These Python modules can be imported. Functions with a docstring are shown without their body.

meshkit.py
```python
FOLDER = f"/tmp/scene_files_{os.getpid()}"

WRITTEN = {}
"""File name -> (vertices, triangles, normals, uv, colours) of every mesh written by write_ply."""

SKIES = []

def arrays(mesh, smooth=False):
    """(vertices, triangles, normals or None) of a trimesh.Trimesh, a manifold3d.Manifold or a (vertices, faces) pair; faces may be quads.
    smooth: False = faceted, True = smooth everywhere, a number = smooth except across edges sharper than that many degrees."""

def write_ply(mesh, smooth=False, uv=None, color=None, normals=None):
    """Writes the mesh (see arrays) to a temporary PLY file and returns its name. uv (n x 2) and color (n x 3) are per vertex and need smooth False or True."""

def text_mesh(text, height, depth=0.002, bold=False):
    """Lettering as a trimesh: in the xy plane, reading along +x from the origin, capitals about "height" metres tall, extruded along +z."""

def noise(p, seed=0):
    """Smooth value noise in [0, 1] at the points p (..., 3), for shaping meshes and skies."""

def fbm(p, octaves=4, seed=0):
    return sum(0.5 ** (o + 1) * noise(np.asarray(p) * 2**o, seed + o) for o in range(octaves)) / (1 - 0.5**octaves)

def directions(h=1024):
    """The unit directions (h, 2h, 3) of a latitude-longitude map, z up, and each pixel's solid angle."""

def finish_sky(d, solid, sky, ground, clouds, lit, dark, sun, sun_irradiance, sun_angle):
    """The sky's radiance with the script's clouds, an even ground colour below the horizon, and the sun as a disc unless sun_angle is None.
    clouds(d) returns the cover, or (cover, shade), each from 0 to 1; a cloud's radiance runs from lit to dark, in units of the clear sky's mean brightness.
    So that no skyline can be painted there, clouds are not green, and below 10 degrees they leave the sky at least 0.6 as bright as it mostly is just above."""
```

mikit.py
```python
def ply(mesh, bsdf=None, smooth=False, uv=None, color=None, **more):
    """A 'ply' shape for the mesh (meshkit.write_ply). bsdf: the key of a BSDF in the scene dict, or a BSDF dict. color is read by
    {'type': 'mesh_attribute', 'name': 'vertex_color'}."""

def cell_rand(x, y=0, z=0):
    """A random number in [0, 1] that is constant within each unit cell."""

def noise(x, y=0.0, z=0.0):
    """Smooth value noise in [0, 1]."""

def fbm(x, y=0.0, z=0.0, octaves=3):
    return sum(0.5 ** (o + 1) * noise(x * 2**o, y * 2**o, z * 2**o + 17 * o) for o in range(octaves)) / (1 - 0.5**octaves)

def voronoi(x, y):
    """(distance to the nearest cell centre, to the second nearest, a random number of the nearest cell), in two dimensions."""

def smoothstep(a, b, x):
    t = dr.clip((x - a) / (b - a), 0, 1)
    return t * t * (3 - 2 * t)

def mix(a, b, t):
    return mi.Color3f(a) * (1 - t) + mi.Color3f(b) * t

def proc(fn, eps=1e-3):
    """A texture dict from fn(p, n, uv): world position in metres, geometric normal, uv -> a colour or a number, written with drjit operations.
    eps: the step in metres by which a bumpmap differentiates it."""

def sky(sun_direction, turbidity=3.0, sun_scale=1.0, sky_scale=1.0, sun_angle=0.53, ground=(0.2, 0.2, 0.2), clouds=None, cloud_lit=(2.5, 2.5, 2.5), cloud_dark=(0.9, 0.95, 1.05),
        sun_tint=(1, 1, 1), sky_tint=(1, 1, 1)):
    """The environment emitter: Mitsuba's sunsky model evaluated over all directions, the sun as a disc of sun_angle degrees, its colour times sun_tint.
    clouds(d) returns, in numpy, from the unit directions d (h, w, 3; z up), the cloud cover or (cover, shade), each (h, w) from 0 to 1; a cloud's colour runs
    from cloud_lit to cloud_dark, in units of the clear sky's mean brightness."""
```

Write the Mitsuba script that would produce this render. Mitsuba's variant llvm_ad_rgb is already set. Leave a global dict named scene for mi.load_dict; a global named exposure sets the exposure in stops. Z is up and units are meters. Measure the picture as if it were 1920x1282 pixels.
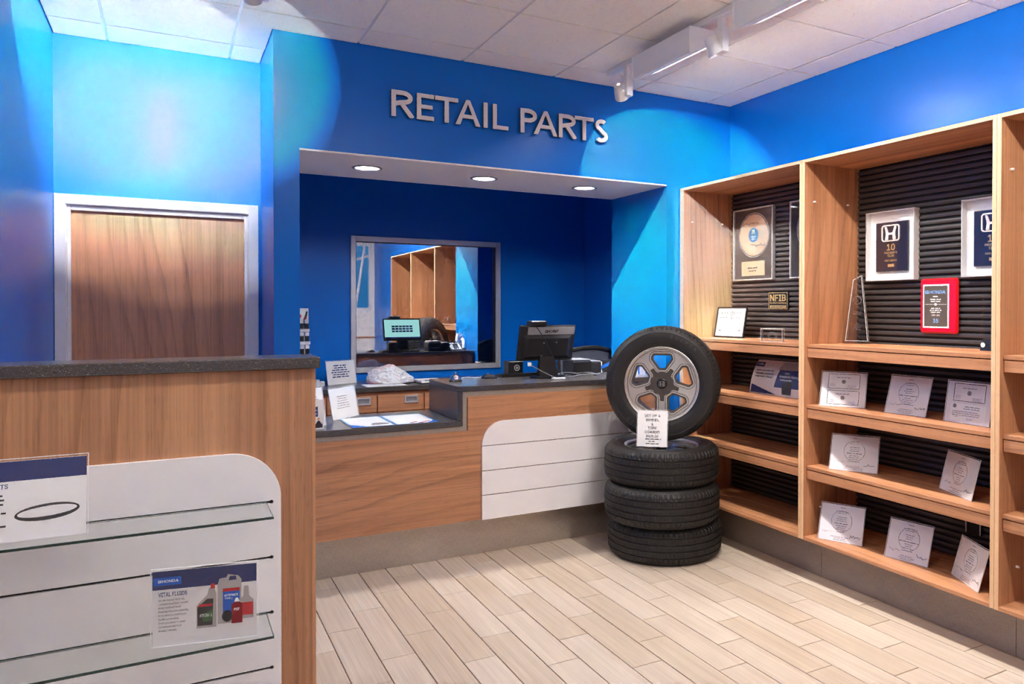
import math, random
import numpy as np, trimesh, drjit as dr, mitsuba as mi
import manifold3d as m3
from shapely.geometry import Polygon, LineString, Point, box as sbox
from shapely.ops import unary_union
from shapely import affinity
import mikit, meshkit
from mikit import noise, fbm, voronoi, cell_rand, smoothstep, mix, proc

T = mi.ScalarTransform4f
scene, labels = {}, {}
rng = random.Random(7)

# ---------------------------------------------------------------- camera
EYE = np.array([0.0, 0.0, 1.557])
YAW, PITCH, ROLL = (math.radians(a) for a in (29.5333, -0.6087, 0.0918))
FWD = np.array([math.sin(YAW)*math.cos(PITCH), math.cos(YAW)*math.cos(PITCH), math.sin(PITCH)])
RIGHT0 = np.array([math.cos(YAW), -math.sin(YAW), 0.0])
UP = -math.sin(ROLL)*RIGHT0 + math.cos(ROLL)*np.cross(RIGHT0, FWD)
scene['camera'] = {'type': 'perspective', 'fov': math.degrees(2*math.atan(960/1414.08)), 'fov_axis': 'x', 'near_clip': 0.05, 'far_clip': 100.0,
                   'principal_point_offset_x': -(1120-960)/1920, 'principal_point_offset_y': -(594.51-641)/1282,
                   'to_world': T().look_at(origin=EYE.tolist(), target=(EYE+FWD).tolist(), up=UP.tolist())}
exposure = 0.16
# dusk outside the window behind the camera
scene['dusk_sky'] = {'type': 'constant', 'radiance': {'type': 'rgb', 'value': [0.02, 0.13, 0.32]}}
FLOOD_L, CROSS_L, FILL_PANEL_L, CAN_L, SIGN_SPOT, WASH_SPOT, FILL_UP_L = 265.0, 90.0, 4.0, 430.0, 160.0, 72.0, 240.0
WARM = np.array([1.0, 0.945, 0.885]); COOL = np.array([0.93, 0.97, 1.0])
def rad(L, tint=WARM): return {'type': 'rgb', 'value': (L*tint).tolist()}

# ---------------------------------------------------------------- materials
def rgb(*c): return {'type': 'rgb', 'value': list(c)}
def srgb(r, g, b): return tuple(((x/255+0.055)/1.055)**2.4 if x > 10 else x/255/12.92 for x in (r, g, b))
def mat(name, base, rough=0.5, metallic=0.0, spec=0.5, bump=None, **kw):
    b = {'type': 'principled', 'base_color': base if isinstance(base, dict) else rgb(*base), 'roughness': rough, 'metallic': metallic, 'specular': spec, **kw}
    if bump: b = {'type': 'bumpmap', 'arbitrary': bump[0], 'scale': bump[1], 'bsdf': b}
    scene[name] = {'type': 'twosided', 'bsdf': b}
    return name

def wood(axis, light, dark, seed=0.0):
    light, dark = srgb(*light), srgb(*dark)
    def fn(p, n, uv):
        if axis == 'z': l, a = p.z, p.x + p.y*0.93
        elif axis == 'x': l, a = p.x, p.z + p.y*0.93
        else: l, a = p.y, p.z + p.x*0.93
        a = a + seed
        w1 = fbm(a*1.7+3.1, l*0.42+seed, 0.0, octaves=2)
        ring = a*15.0 + 7.0*w1 + 0.25*noise(a*30.0, l*3.0, 6.0)
        s = ring - dr.floor(ring)
        k = dr.floor(ring)
        cath = smoothstep(0.55, 0.96, s)*(1-smoothstep(0.965, 1.0, s))*(0.35+0.65*cell_rand(k, 3, 1))
        fine = noise(a*310.0, l*3.0, 1.0)
        mid = noise(a*120.0, l*1.3, 2.0)
        broad = noise(a*14.0, l*0.35, 4.0)
        fleck = smoothstep(0.72, 0.95, noise(a*420.0, l*22.0, 8.0))
        t = dr.clip(0.30*cath + 0.20*mid + 0.22*fine + 0.40*broad + 0.16*fleck - 0.12, 0, 1)
        return mix(light, dark, t)
    return proc(fn)
WL, WD = (196, 139, 99), (116, 70, 46)
mat('wood_vertical', wood('z', WL, WD), 0.42, spec=0.4)
mat('wood_along_x', wood('x', WL, WD, 2.3), 0.42, spec=0.4)
mat('wood_along_y', wood('y', WL, WD, 5.7), 0.42, spec=0.4)
mat('wood_edge', wood('y', (226, 186, 146), (186, 136, 92), 1.7), 0.45, spec=0.4)
mat('wood_edge_vertical', wood('z', (226, 186, 146), (186, 136, 92), 3.1), 0.45, spec=0.4)

def stone_fn(p, n, uv):
    v = noise(p.x*420.0, p.y*420.0, p.z*420.0)
    w = noise(p.x*260.0+9.0, p.y*260.0, p.z*260.0)
    return mi.Color3f(0.040, 0.037, 0.036) + mi.Color3f(0.20, 0.19, 0.18)*smoothstep(0.76, 0.92, v) - mi.Color3f(0.02, 0.02, 0.02)*smoothstep(0.6, 0.9, w)
mat('stone', proc(stone_fn), 0.16, spec=0.5)
def tile_fn(lo, hi):
    lo, hi = srgb(*lo), srgb(*hi)
    def fn(p, n, uv):
        t = 0.45*noise(p.x*240.0, p.y*5.0, 0.0) + 0.35*noise(p.x*70.0, p.y*2.0, 3.0) + 0.3*noise(p.x*6.0, p.y*3.0, 5.0)
        return mix(lo, hi, dr.clip(t, 0, 1))
    return proc(fn)
TILES = [mat('floor_tile_a', tile_fn((180, 163, 145), (203, 188, 171)), 0.33, spec=0.45), mat('floor_tile_b', tile_fn((174, 156, 136), (198, 182, 163)), 0.33, spec=0.45),
         mat('floor_tile_c', tile_fn((184, 168, 151), (207, 193, 177)), 0.33, spec=0.45)]
mat('grout', srgb(92, 68, 50), 0.9)
def ceil_fn(p, n, uv):
    pit = smoothstep(0.74, 0.92, noise(p.x*330.0, p.y*330.0, 0.0))*smoothstep(0.35, 0.6, noise(p.x*70.0, p.y*70.0, 3.0))
    return mi.Color3f(*srgb(246, 238, 228))*(1 - 0.28*pit)*(0.94+0.1*noise(p.x*300.0, p.y*300.0, 7.0))
mat('ceiling_tile', proc(ceil_fn), 0.95, spec=0.1, bump=(proc(lambda p, n, uv: noise(p.x*130.0, p.y*130.0, 0.0), 2e-3), 0.004))
mat('grid_white', srgb(225, 224, 224), 0.5)
mat('paint_blue', (0.0006, 0.122, 0.53), 0.31, spec=0.2)
mat('paint_white', srgb(232, 224, 218), 0.55)
mat('paint_trim', srgb(226, 224, 228), 0.32)
mat('toe_metal', proc(lambda p, n, uv: mix(srgb(118, 106, 97), srgb(164, 150, 138), dr.clip(0.35*noise(p.x*160.0, p.y*160.0, p.z*160.0)+0.7*fbm(p.x*3.0, p.y*3.0, p.z*5.0), 0, 1))), 0.42, spec=0.5)
mat('toe_brushed', proc(lambda p, n, uv: mix(srgb(150, 138, 126), srgb(200, 188, 174), dr.clip(0.35*noise(p.x*160.0, p.y*160.0, p.z*160.0)+0.7*fbm(p.x*3.0, p.y*3.0, p.z*5.0), 0, 1))), 0.36, metallic=0.55)
mat('white_laminate', srgb(240, 236, 237), 0.28)
mat('black_slot', srgb(22, 20, 20), 0.5)
mat('black_slat', (0.030, 0.027, 0.026), 0.40, spec=0.6)
mat('rubber', (0.009, 0.0085, 0.008), 0.5, spec=0.28)
mat('rubber_shiny', (0.010, 0.010, 0.010), 0.3, spec=0.5)
mat('rubber_letter_sheen', (0.035, 0.034, 0.033), 0.4, spec=0.5)  # lighter than the rubber: sheen on raised black letters, put into the colour
mat('silver', (0.86, 0.85, 0.83), 0.3, metallic=0.9)
mat('wheel_dark', (0.13, 0.118, 0.108), 0.34, metallic=0.85)
mat('wheel_barrel', (0.30, 0.29, 0.28), 0.4, metallic=0.9)
mat('letter_silver', srgb(226, 216, 212), 0.5, metallic=0.0)
mat('letter_side', srgb(92, 88, 92), 0.45, metallic=0.5)
mat('aluminium', srgb(206, 206, 210), 0.35, metallic=0.55)
mat('chrome', (0.86, 0.86, 0.87), 0.08, metallic=1.0)
mat('black_plastic', (0.006, 0.006, 0.006), 0.3, spec=0.3)
mat('black_matte', (0.006, 0.006, 0.0065), 0.55, spec=0.2)
mat('grey_plastic', srgb(120, 118, 122), 0.4)
mat('light_plastic', srgb(222, 222, 224), 0.4)
mat('lamp_white', srgb(228, 226, 226), 0.4)
mat('paper', srgb(238, 236, 236), 0.55)
mat('paper_mauve', srgb(228, 221, 223), 0.5)
mat('ink', (0.012, 0.011, 0.014), 0.6)
mat('ink_grey', srgb(120, 114, 120), 0.6)
mat('ink_navy', srgb(18, 36, 92), 0.5)
mat('ink_blue', srgb(10, 90, 190), 0.5)
mat('ink_sky', srgb(120, 170, 230), 0.5)
mat('ink_white', srgb(242, 242, 244), 0.5)
mat('ink_red', srgb(190, 22, 34), 0.5)
mat('ink_maroon', srgb(120, 20, 26), 0.5)
mat('ink_green', srgb(40, 84, 44), 0.5)
mat('ink_silver', srgb(176, 172, 170), 0.4)
mat('skin_print', srgb(214, 160, 130), 0.6)
mat('gold', srgb(232, 196, 168), 0.26, metallic=0.75)
mat('brass', srgb(214, 180, 120), 0.35, metallic=0.7)
mat('red_lacquer', srgb(196, 10, 26), 0.16, spec=0.6)
mat('plate_grey', srgb(78, 70, 62), 0.4)
mat('velvet_black', (0.016, 0.013, 0.012), 0.7)
mat('navy_board', (0.008, 0.008, 0.018), 0.25)
mat('bag_plastic', proc(lambda p, n, uv: mix(srgb(240, 238, 240), srgb(236, 150, 160), smoothstep(0.42, 0.8, fbm(p.x*9.0, p.y*9.0, p.z*9.0))*smoothstep(1.68, 1.50, p.x))), 0.3, spec=0.4)
mat('mesh_fabric', srgb(26, 30, 44), 0.8)
mat('mirror_silver', (0.93, 0.94, 0.95), 0.002, metallic=1.0)
scene['mirror_silver'] = {'type': 'twosided', 'bsdf': {'type': 'conductor', 'material': 'none', 'specular_reflectance': rgb(0.90, 0.92, 0.93)}}
scene['clear_sheet'] = {'type': 'thindielectric', 'int_ior': 1.49, 'ext_ior': 1.0}
scene['shelf_glass'] = {'type': 'thindielectric', 'int_ior': 1.52, 'ext_ior': 1.0, 'specular_transmittance': rgb(0.86, 0.93, 0.92)}
mat('glass_edge', (0.012, 0.03, 0.028), 0.1)
scene['crystal'] = {'type': 'dielectric', 'int_ior': 1.5, 'ext_ior': 1.0}
mat('frost_and_glint', srgb(240, 240, 244), 0.5)
mat('screen_black', (0.006, 0.006, 0.008), 0.15)

# ---------------------------------------------------------------- helpers
I4 = np.eye(4)
def tr(x, y, z): m = np.eye(4); m[:3, 3] = (x, y, z); return m
def rotz(deg): return trimesh.transformations.rotation_matrix(math.radians(deg), [0, 0, 1])
def rotx(deg): return trimesh.transformations.rotation_matrix(math.radians(deg), [1, 0, 0])
def roty(deg): return trimesh.transformations.rotation_matrix(math.radians(deg), [0, 1, 0])
def taken(key): return key in scene or key in labels or any(k.startswith(key + '__') for k in scene)
used = {}
def numbered(key):
    n = used.get(key, -1) + 1
    used[key] = n
    return key if n == 0 else f'{key}_{n:03d}'
PLY = {}
def ply(mesh, material, smooth):
    k = (id(mesh), material, smooth)
    if k not in PLY: PLY[k] = (mikit.ply(mesh, material, smooth), mesh)
    return dict(PLY[k][0])
def part(parent, name, mesh, material, M=None, smooth=False, label=None, kind=None, **extra):
    key = numbered(f'{parent}__{name}')
    d = ply(mesh, material, smooth)
    if M is not None: d['to_world'] = T(np.asarray(M).tolist())
    d.update(extra)
    scene[key] = d
    if label or kind:
        labels[key] = {}
        if label: labels[key]['label'] = label
        if kind: labels[key]['kind'] = kind
    return key
def thing(name, label, category, group=None):
    key = numbered(name)
    labels[key] = {'label': label, 'category': category}
    if group: labels[key]['group'] = group
    return key
def single(name, mesh, material, label, category, M=None, smooth=False, group=None):
    key = thing(name, label, category, group)
    d = ply(mesh, material, smooth)
    if M is not None: d['to_world'] = T(np.asarray(M).tolist())
    scene[key] = d
    return key
def struct(name, mesh, material, label=None, smooth=False):
    scene[name] = ply(mesh, material, smooth)
    used.setdefault(name, 0)
    labels[name] = {'kind': 'structure', 'label': label or name.replace('_', ' ')}
    return name
def cat(*ms): return trimesh.util.concatenate([m for m in ms if m is not None])
def bx(x0, x1, y0, y1, z0, z1):
    m = trimesh.creation.box(extents=(x1-x0, y1-y0, z1-z0)); m.apply_translation(((x0+x1)/2, (y0+y1)/2, (z0+z1)/2)); return m
def rb(x0, x1, y0, y1, z0, z1, b=0.002):
    """A box with chamfered edges."""
    b = min(b, 0.45*min(x1-x0, y1-y0, z1-z0)); pts = []
    for sx, ex in ((x0, 1), (x1, -1)):
        for sy, ey in ((y0, 1), (y1, -1)):
            for sz, ez in ((z0, 1), (z1, -1)):
                pts += [(sx, sy+ey*b, sz+ez*b), (sx+ex*b, sy, sz+ez*b), (sx+ex*b, sy+ey*b, sz)]
    return trimesh.convex.convex_hull(np.array(pts))
def prism(poly, h, z=0.0):
    """A polygon (or several) in xy, extruded from z to z+h."""
    out = [trimesh.creation.extrude_polygon(g, h, engine='earcut') for g in getattr(poly, 'geoms', [poly]) if g.area > 1e-9]
    m = cat(*out); m.apply_translation((0, 0, z)); return m
XZ = np.array([[1, 0, 0, 0], [0, 0, -1, 0], [0, 1, 0, 0], [0, 0, 0, 1.0]])      # local x, y, z -> world x, z, -y (front towards -y)
def moved(m, M): m = m.copy(); m.apply_transform(M); return m
def lathe(profile, n=48):
    return trimesh.creation.revolve(np.array(profile, float), sections=n)
def tube(pts, r, n=8):
    pts = np.array(pts, float)
    t = np.gradient(pts, axis=0); t /= np.linalg.norm(t, axis=1, keepdims=True)+1e-12
    a = np.cross(t, [0.3, 0.2, 0.93]); a /= np.linalg.norm(a, axis=1, keepdims=True)+1e-12
    b = np.cross(t, a); th = np.arange(n)*2*np.pi/n
    v = (pts[:, None] + r*(np.cos(th)[None, :, None]*a[:, None] + np.sin(th)[None, :, None]*b[:, None])).reshape(-1, 3)
    f = []
    for i in range(len(pts)-1):
        for j in range(n):
            p, q, s, u = i*n+j, i*n+(j+1) % n, (i+1)*n+(j+1) % n, (i+1)*n+j
            f += [[p, q, s], [p, s, u]]
    for j in range(1, n-1):
        f += [[0, j+1, j], [(len(pts)-1)*n, (len(pts)-1)*n+j, (len(pts)-1)*n+j+1]]
    return trimesh.Trimesh(v, f, process=False)
def spline(pts, n=40):
    from scipy.interpolate import CubicSpline
    pts = np.array(pts, float); return CubicSpline(np.linspace(0, 1, len(pts)), pts)(np.linspace(0, 1, n))
def quad(a, b, c, d): return trimesh.Trimesh(np.array([a, b, c, d], float), [[0, 1, 2], [0, 2, 3]], process=False)
def hull(pts): return trimesh.convex.convex_hull(np.array(pts, float))
def standing(x, y, z, ang, tilt):
    """Local x along the width (direction ang), local y up the sheet leaning back by tilt, local z out of its front."""
    a, t = math.radians(ang), math.radians(tilt)
    e, back = np.array([math.cos(a), math.sin(a), 0]), np.array([-math.sin(a), math.cos(a), 0])
    up = math.cos(t)*np.array([0, 0, 1.0]) + math.sin(t)*back
    M = np.eye(4); M[:3, 0], M[:3, 1], M[:3, 2], M[:3, 3] = e, up, np.cross(e, up), (x, y, z)
    return M

# ---- flat print: thin meshes in the local xy plane
PR = 0.0004
TXT = {}
def words(text, x, y, h, bold=False, align='c', z=0.0, width=None, depth=PR):
    k = (text, bold)
    if k not in TXT: TXT[k] = meshkit.text_mesh(text, 1.0, 1.0, bold)
    m = TXT[k].copy(); b = m.bounds
    sx = h if width is None else width/(b[1, 0]-b[0, 0])
    m.apply_transform(np.diag([sx, h, depth, 1.0])); b = m.bounds
    dx = {'c': -(b[0, 0]+b[1, 0])/2, 'l': -b[0, 0], 'r': -b[1, 0]}[align]
    m.apply_translation((x+dx, y, z)); return m
def bar(x0, x1, y0, y1, z=0.0, h=PR): return bx(x0, x1, y0, y1, z, z+h)
def para(xc, y, w, lines, lh, th, seed=0, align='c', z=0.0):
    """Lines of text too small to read: a bar per word."""
    r, out = random.Random(seed), []
    for i in range(lines):
        lw = w*(r.uniform(0.72, 1.0) if align == 'l' else r.uniform(0.55, 1.0)); x = xc-lw/2 if align == 'c' else xc
        end = x+lw
        while x < end-th:
            ww = min(r.uniform(2, 6)*th*1.1, end-x); out.append(bar(x, x+ww*0.9, y-i*lh, y-i*lh+th, z)); x += ww+0.5*th
    return cat(*out)
def ring(cx, cy, r, t, z=0.0, n=40, sy=1.0, h=PR):
    p = Point(cx, cy).buffer(r, n//4).difference(Point(cx, cy).buffer(r-t, n//4))
    return prism(affinity.scale(p, 1, sy, origin=(cx, cy)), h, z)
def disc(cx, cy, r, z=0.0, h=PR): return prism(Point(cx, cy).buffer(r, 10), h, z)
def scrawl(x, y, w, h, seed, t=0.0012, z=0.0):
    r = random.Random(seed); pts = []
    for i in range(14): pts.append((x+w*i/13+r.uniform(-.2, .2)*w/13, y+h*r.uniform(-.5, .5)*(1.2 if i in (0, 5) else .6)))
    s = spline([(a, b, 0) for a, b in pts], 60)[:, :2]
    return prism(LineString(s).buffer(t/2, 1).simplify(t/6), PR, z)
def hmark(cx, cy, w, h, t):
    """A wide letter H with flared legs inside a rounded square outline."""
    outer = sbox(cx-w/2, cy-h/2, cx+w/2, cy+h/2).buffer(-w*.16).buffer(w*.16)
    outer = affinity.affine_transform(outer, [1+0.12, 0, 0, 1, -0.12*cx, 0])
    shp = outer.difference(outer.buffer(-t))
    a, b = w*.36, w*.20
    for s in (-1, 1):
        leg = Polygon([(cx+s*a*1.02, cy+h*.40), (cx+s*(a-t*1.5), cy+h*.40), (cx+s*b*.62, cy-h*.02), (cx+s*b*.80, cy-h*.40), (cx+s*(b+t*1.9), cy-h*.40), (cx+s*(b+t*1.2), cy)])
        shp = shp.union(leg)
    shp = shp.union(sbox(cx-b*1.1, cy-h*.10, cx+b*1.1, cy+h*.02))
    return shp
# ================================================================ the setting
C = 3.048
ROOM = unary_union([sbox(-3.5, -2.26, 3.586, 2.42), sbox(-.546, 2.42, 3.586, 4.354), sbox(-.546, 4.354, .482, 5.003), sbox(.613, 5.107, 3.586, 6.6)])
FLOOR = unary_union([ROOM, sbox(.613, 4.354, 3.022, 5.107)])
struct('floor', bx(-3.6, 3.69, -2.36, 6.7, -.10, -.004), 'grout', 'light beige plank tile floor')
PX, PL, X0, Y0 = 0.1558, 0.6055, 0.806, 3.767
bev_cache = {}
near, rest = [], []
for k in range(-28, 18):
    x0 = X0+k*PX-PX
    off = Y0 + (k)*PL/3          # a tile end in the column left of joint k
    off -= math.floor((off+2.26)/PL)*PL + PL
    y = off
    while y < 6.6:
        p = sbox(x0+.0022, y+.0020, x0+PX-.0022, y+PL-.0020).intersection(FLOOR)
        if p.area > 1e-4:
            c = p.centroid
            seen = c.x > .3 and 1.3 < c.y < 4.75 and c.x < 3.35
            (near if seen else rest).append((p, c))
        y += PL
for p, c in near:
    for g in getattr(p, 'geoms', [p]):
        x0, y0, x1, y1 = g.bounds
        m = rb(x0, x1, y0, y1, -.010, rng.uniform(-.0003, .0003), .0012) if abs(g.area-(x1-x0)*(y1-y0)) < 1e-6 else prism(g, .01, -.01)
        part('floor', 'tile', m, rng.choice(TILES))
part('floor', 'tile_field', cat(*[prism(p, .01, -.01) for p, c in rest]), 'floor_tile_a', kind='stuff')

struct('ceiling', bx(-3.6, 3.69, -2.36, 6.7, 3.062, 3.16), 'grid_white', 'white acoustic tile ceiling with a narrow grid')
G, GX, GY = 0.609, 0.922, 4.113
far = []
for i in range(-8, 6):
    for j in range(-11, 6):
        x, y = GX+i*G, GY+j*G
        p = sbox(x+.006, y+.006, x+G-.006, y+G-.006).intersection(ROOM.buffer(-.004, join_style=2))
        for g in getattr(p, 'geoms', [p]):
            if g.area < 1e-4: continue
            c = g.centroid; b = g.bounds
            rect = abs(g.area-(b[2]-b[0])*(b[3]-b[1])) < 1e-6
            if c.y > 1.4 and c.x > -.6 and c.y < 5.1:
                m = rb(b[0], b[2], b[1], b[3], C-.006, C+.012, .003) if rect else prism(g, .018, C-.006)
                part('ceiling', 'tile', m, 'ceiling_tile')
            else: far.append(prism(g, .018, C-.006))
part('ceiling', 'tile_field', cat(*far), 'ceiling_tile', kind='stuff')
for i in range(-8, 6):
    x = GX+i*G; l = ROOM.intersection(LineString([(x, -3), (x, 7)]))
    for g in getattr(l, 'geoms', [l]):
        if not g.is_empty and g.length > .05: b = g.bounds; part('ceiling', 'grid_bar', bx(x-.012, x+.012, b[1], b[3], C+.001, C+.006), 'grid_white')
for j in range(-11, 6):
    y = GY+j*G; l = ROOM.intersection(LineString([(-4, y), (4, y)]))
    for g in getattr(l, 'geoms', [l]):
        if not g.is_empty and g.length > .05: b = g.bounds; part('ceiling', 'grid_bar', bx(b[0], b[2], y-.012, y+.012, C+.0005, C+.0055), 'grid_white')

struct('wall_right', bx(3.586, 3.69, -2.36, 6.7, 0, 3.062), 'paint_blue', 'blue wall above and behind the bookcases')
struct('wall_rear', bx(.613, 3.586, 6.6, 6.7, 0, 3.062), 'paint_blue', 'blue wall behind the counter carrying the mirror')
# the wall with the sign: pillar on the left, header over the opening, pier on the right
struct('wall_sign', cat(bx(.482, .613, 4.354, 6.7, 0, 3.062), bx(.613, 3.022, 4.354, 4.384, 2.427, 3.062), bx(.613, 3.022, 5.077, 5.107, 2.427, 3.062), bx(3.022, 3.586, 4.354, 5.107, 0, 3.062)),
       'paint_blue', 'blue wall over the counter opening with its left pillar and right pier')
struct('wall_recess', cat(bx(-.646, -.494, 5.003, 5.103, 0, 3.062), bx(.414, .482, 5.003, 5.103, 0, 3.062), bx(-.494, .414, 5.003, 5.103, 2.127, 3.062)), 'paint_blue', 'brightly lit blue wall above the wooden door')
struct('wall_left', bx(-.646, -.546, 2.42, 5.003, 0, 3.062), 'paint_blue', 'blue side wall left of the door')
struct('wall_return', bx(-3.6, -.646, 2.42, 2.52, 0, 3.062), 'paint_blue')
struct('wall_far_left', bx(-3.6, -3.5, -2.36, 2.42, 0, 3.062), 'paint_white')
struct('wall_back', cat(bx(-3.5, 3.586, -2.36, -2.26, 0, 1.53), bx(-3.5, 3.586, -2.36, -2.26, 2.86, 3.062), bx(-3.5, .2, -2.36, -2.26, 1.53, 2.86), bx(3.53, 3.586, -2.36, -2.26, 1.53, 2.86)), 'paint_white')
fr = cat(bx(.2, 3.53, -2.35, -2.26, 1.53, 1.58), bx(.2, 3.53, -2.35, -2.26, 2.81, 2.86), bx(.2, .25, -2.35, -2.26, 1.58, 2.81), bx(3.48, 3.53, -2.35, -2.26, 1.58, 2.81))
struct('window_1', fr, 'paint_trim', 'wide window in the wall behind, seen in the mirror')
for x in (1.3, 2.35): part('window_1', 'mullion', bx(x-.025, x+.025, -2.34, -2.27, 1.58, 2.81), 'paint_trim')
m = tube([(3.22, -2.30, 1.58), (3.30, -2.30, 2.1), (3.40, -2.30, 2.81)], .028, 8); part('window_1', 'mullion', m, 'paint_trim', smooth=40)
m = tube([(2.35, -2.30, 2.05), (2.9, -2.30, 2.42), (3.48, -2.30, 2.62)], .028, 8); part('window_1', 'mullion', m, 'paint_trim', smooth=40)
part('window_1', 'pane', quad((.25, -2.33, 1.58), (3.48, -2.33, 1.58), (3.48, -2.33, 2.81), (.25, -2.33, 2.81)), 'clear_sheet')
struct('trim_1', bx(2.6, 3.586, -2.26, -2.25, .97, 1.0), 'wood_along_x', 'thin wooden rail on the wall behind')

# soffit over the counter, three recessed can lights
CANS = [(1.051, 4.71), (1.804, 4.705), (2.561, 4.708)]
pan = sbox(.613, 4.354, 3.022, 5.107)
for cx, cy in CANS: pan = pan.difference(Point(cx, cy).buffer(.076, 12))
struct('soffit', prism(pan, .010, 2.417), 'paint_white', 'white soffit panel above the counter')
can_txt = ['leftmost', 'middle', 'rightmost']
trim_m = lathe([(.072, 0), (.090, 0), (.091, -.003), (.088, -.006), (.074, -.006), (.070, -.002), (.072, 0)], 40)
can_m = lathe([(.0715, 0), (.0715, .05), (.0, .05)], 32)
lens_m = cat(prism(Point(0, 0).buffer(.070, 12), .004, 0))
for n, (cx, cy) in enumerate(CANS):
    t = thing('ceiling_downlight', f'{can_txt[n]} of the three round recessed lights in the white soffit over the counter', 'light', 'recessed lights in the soffit')
    part(t, 'trim_ring', trim_m, 'black_matte' if False else 'grey_plastic', tr(cx, cy, 2.4185), smooth=30)
    part(t, 'can', can_m, 'lamp_white', tr(cx, cy, 2.424), smooth=30)
    k = part(t, 'lens', lens_m, 'lamp_white', tr(cx, cy, 2.430)); scene[k]['emitter'] = {'type': 'area', 'radiance': rad(CAN_L)}

# door in the recess
struct('door_1', rb(-.488, .408, 5.050, 5.090, .01, 2.118, .002), 'wood_vertical', 'flush wooden door with vertical grain')
part('door_1', 'casing', cat(rb(-.544, -.492, 4.988, 5.003, 0, 2.18, .002), rb(.412, .467, 4.988, 5.003, 0, 2.18, .002), rb(-.492, .412, 4.988, 5.003, 2.125, 2.18, .002)), 'paint_trim', label='white metal door frame')
part('door_1', 'jamb', cat(bx(-.494, -.489, 5.003, 5.1, 0, 2.127), bx(.409, .414, 5.003, 5.1, 0, 2.127), bx(-.489, .409, 5.003, 5.1, 2.122, 2.127)), 'paint_trim')
part('door_1', 'stop', cat(rb(-.489, -.472, 5.020, 5.048, 0, 2.122, .002), rb(.392, .409, 5.020, 5.048, 0, 2.122, .002), rb(-.472, .392, 5.020, 5.048, 2.096, 2.122, .002)), 'paint_trim')

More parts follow.
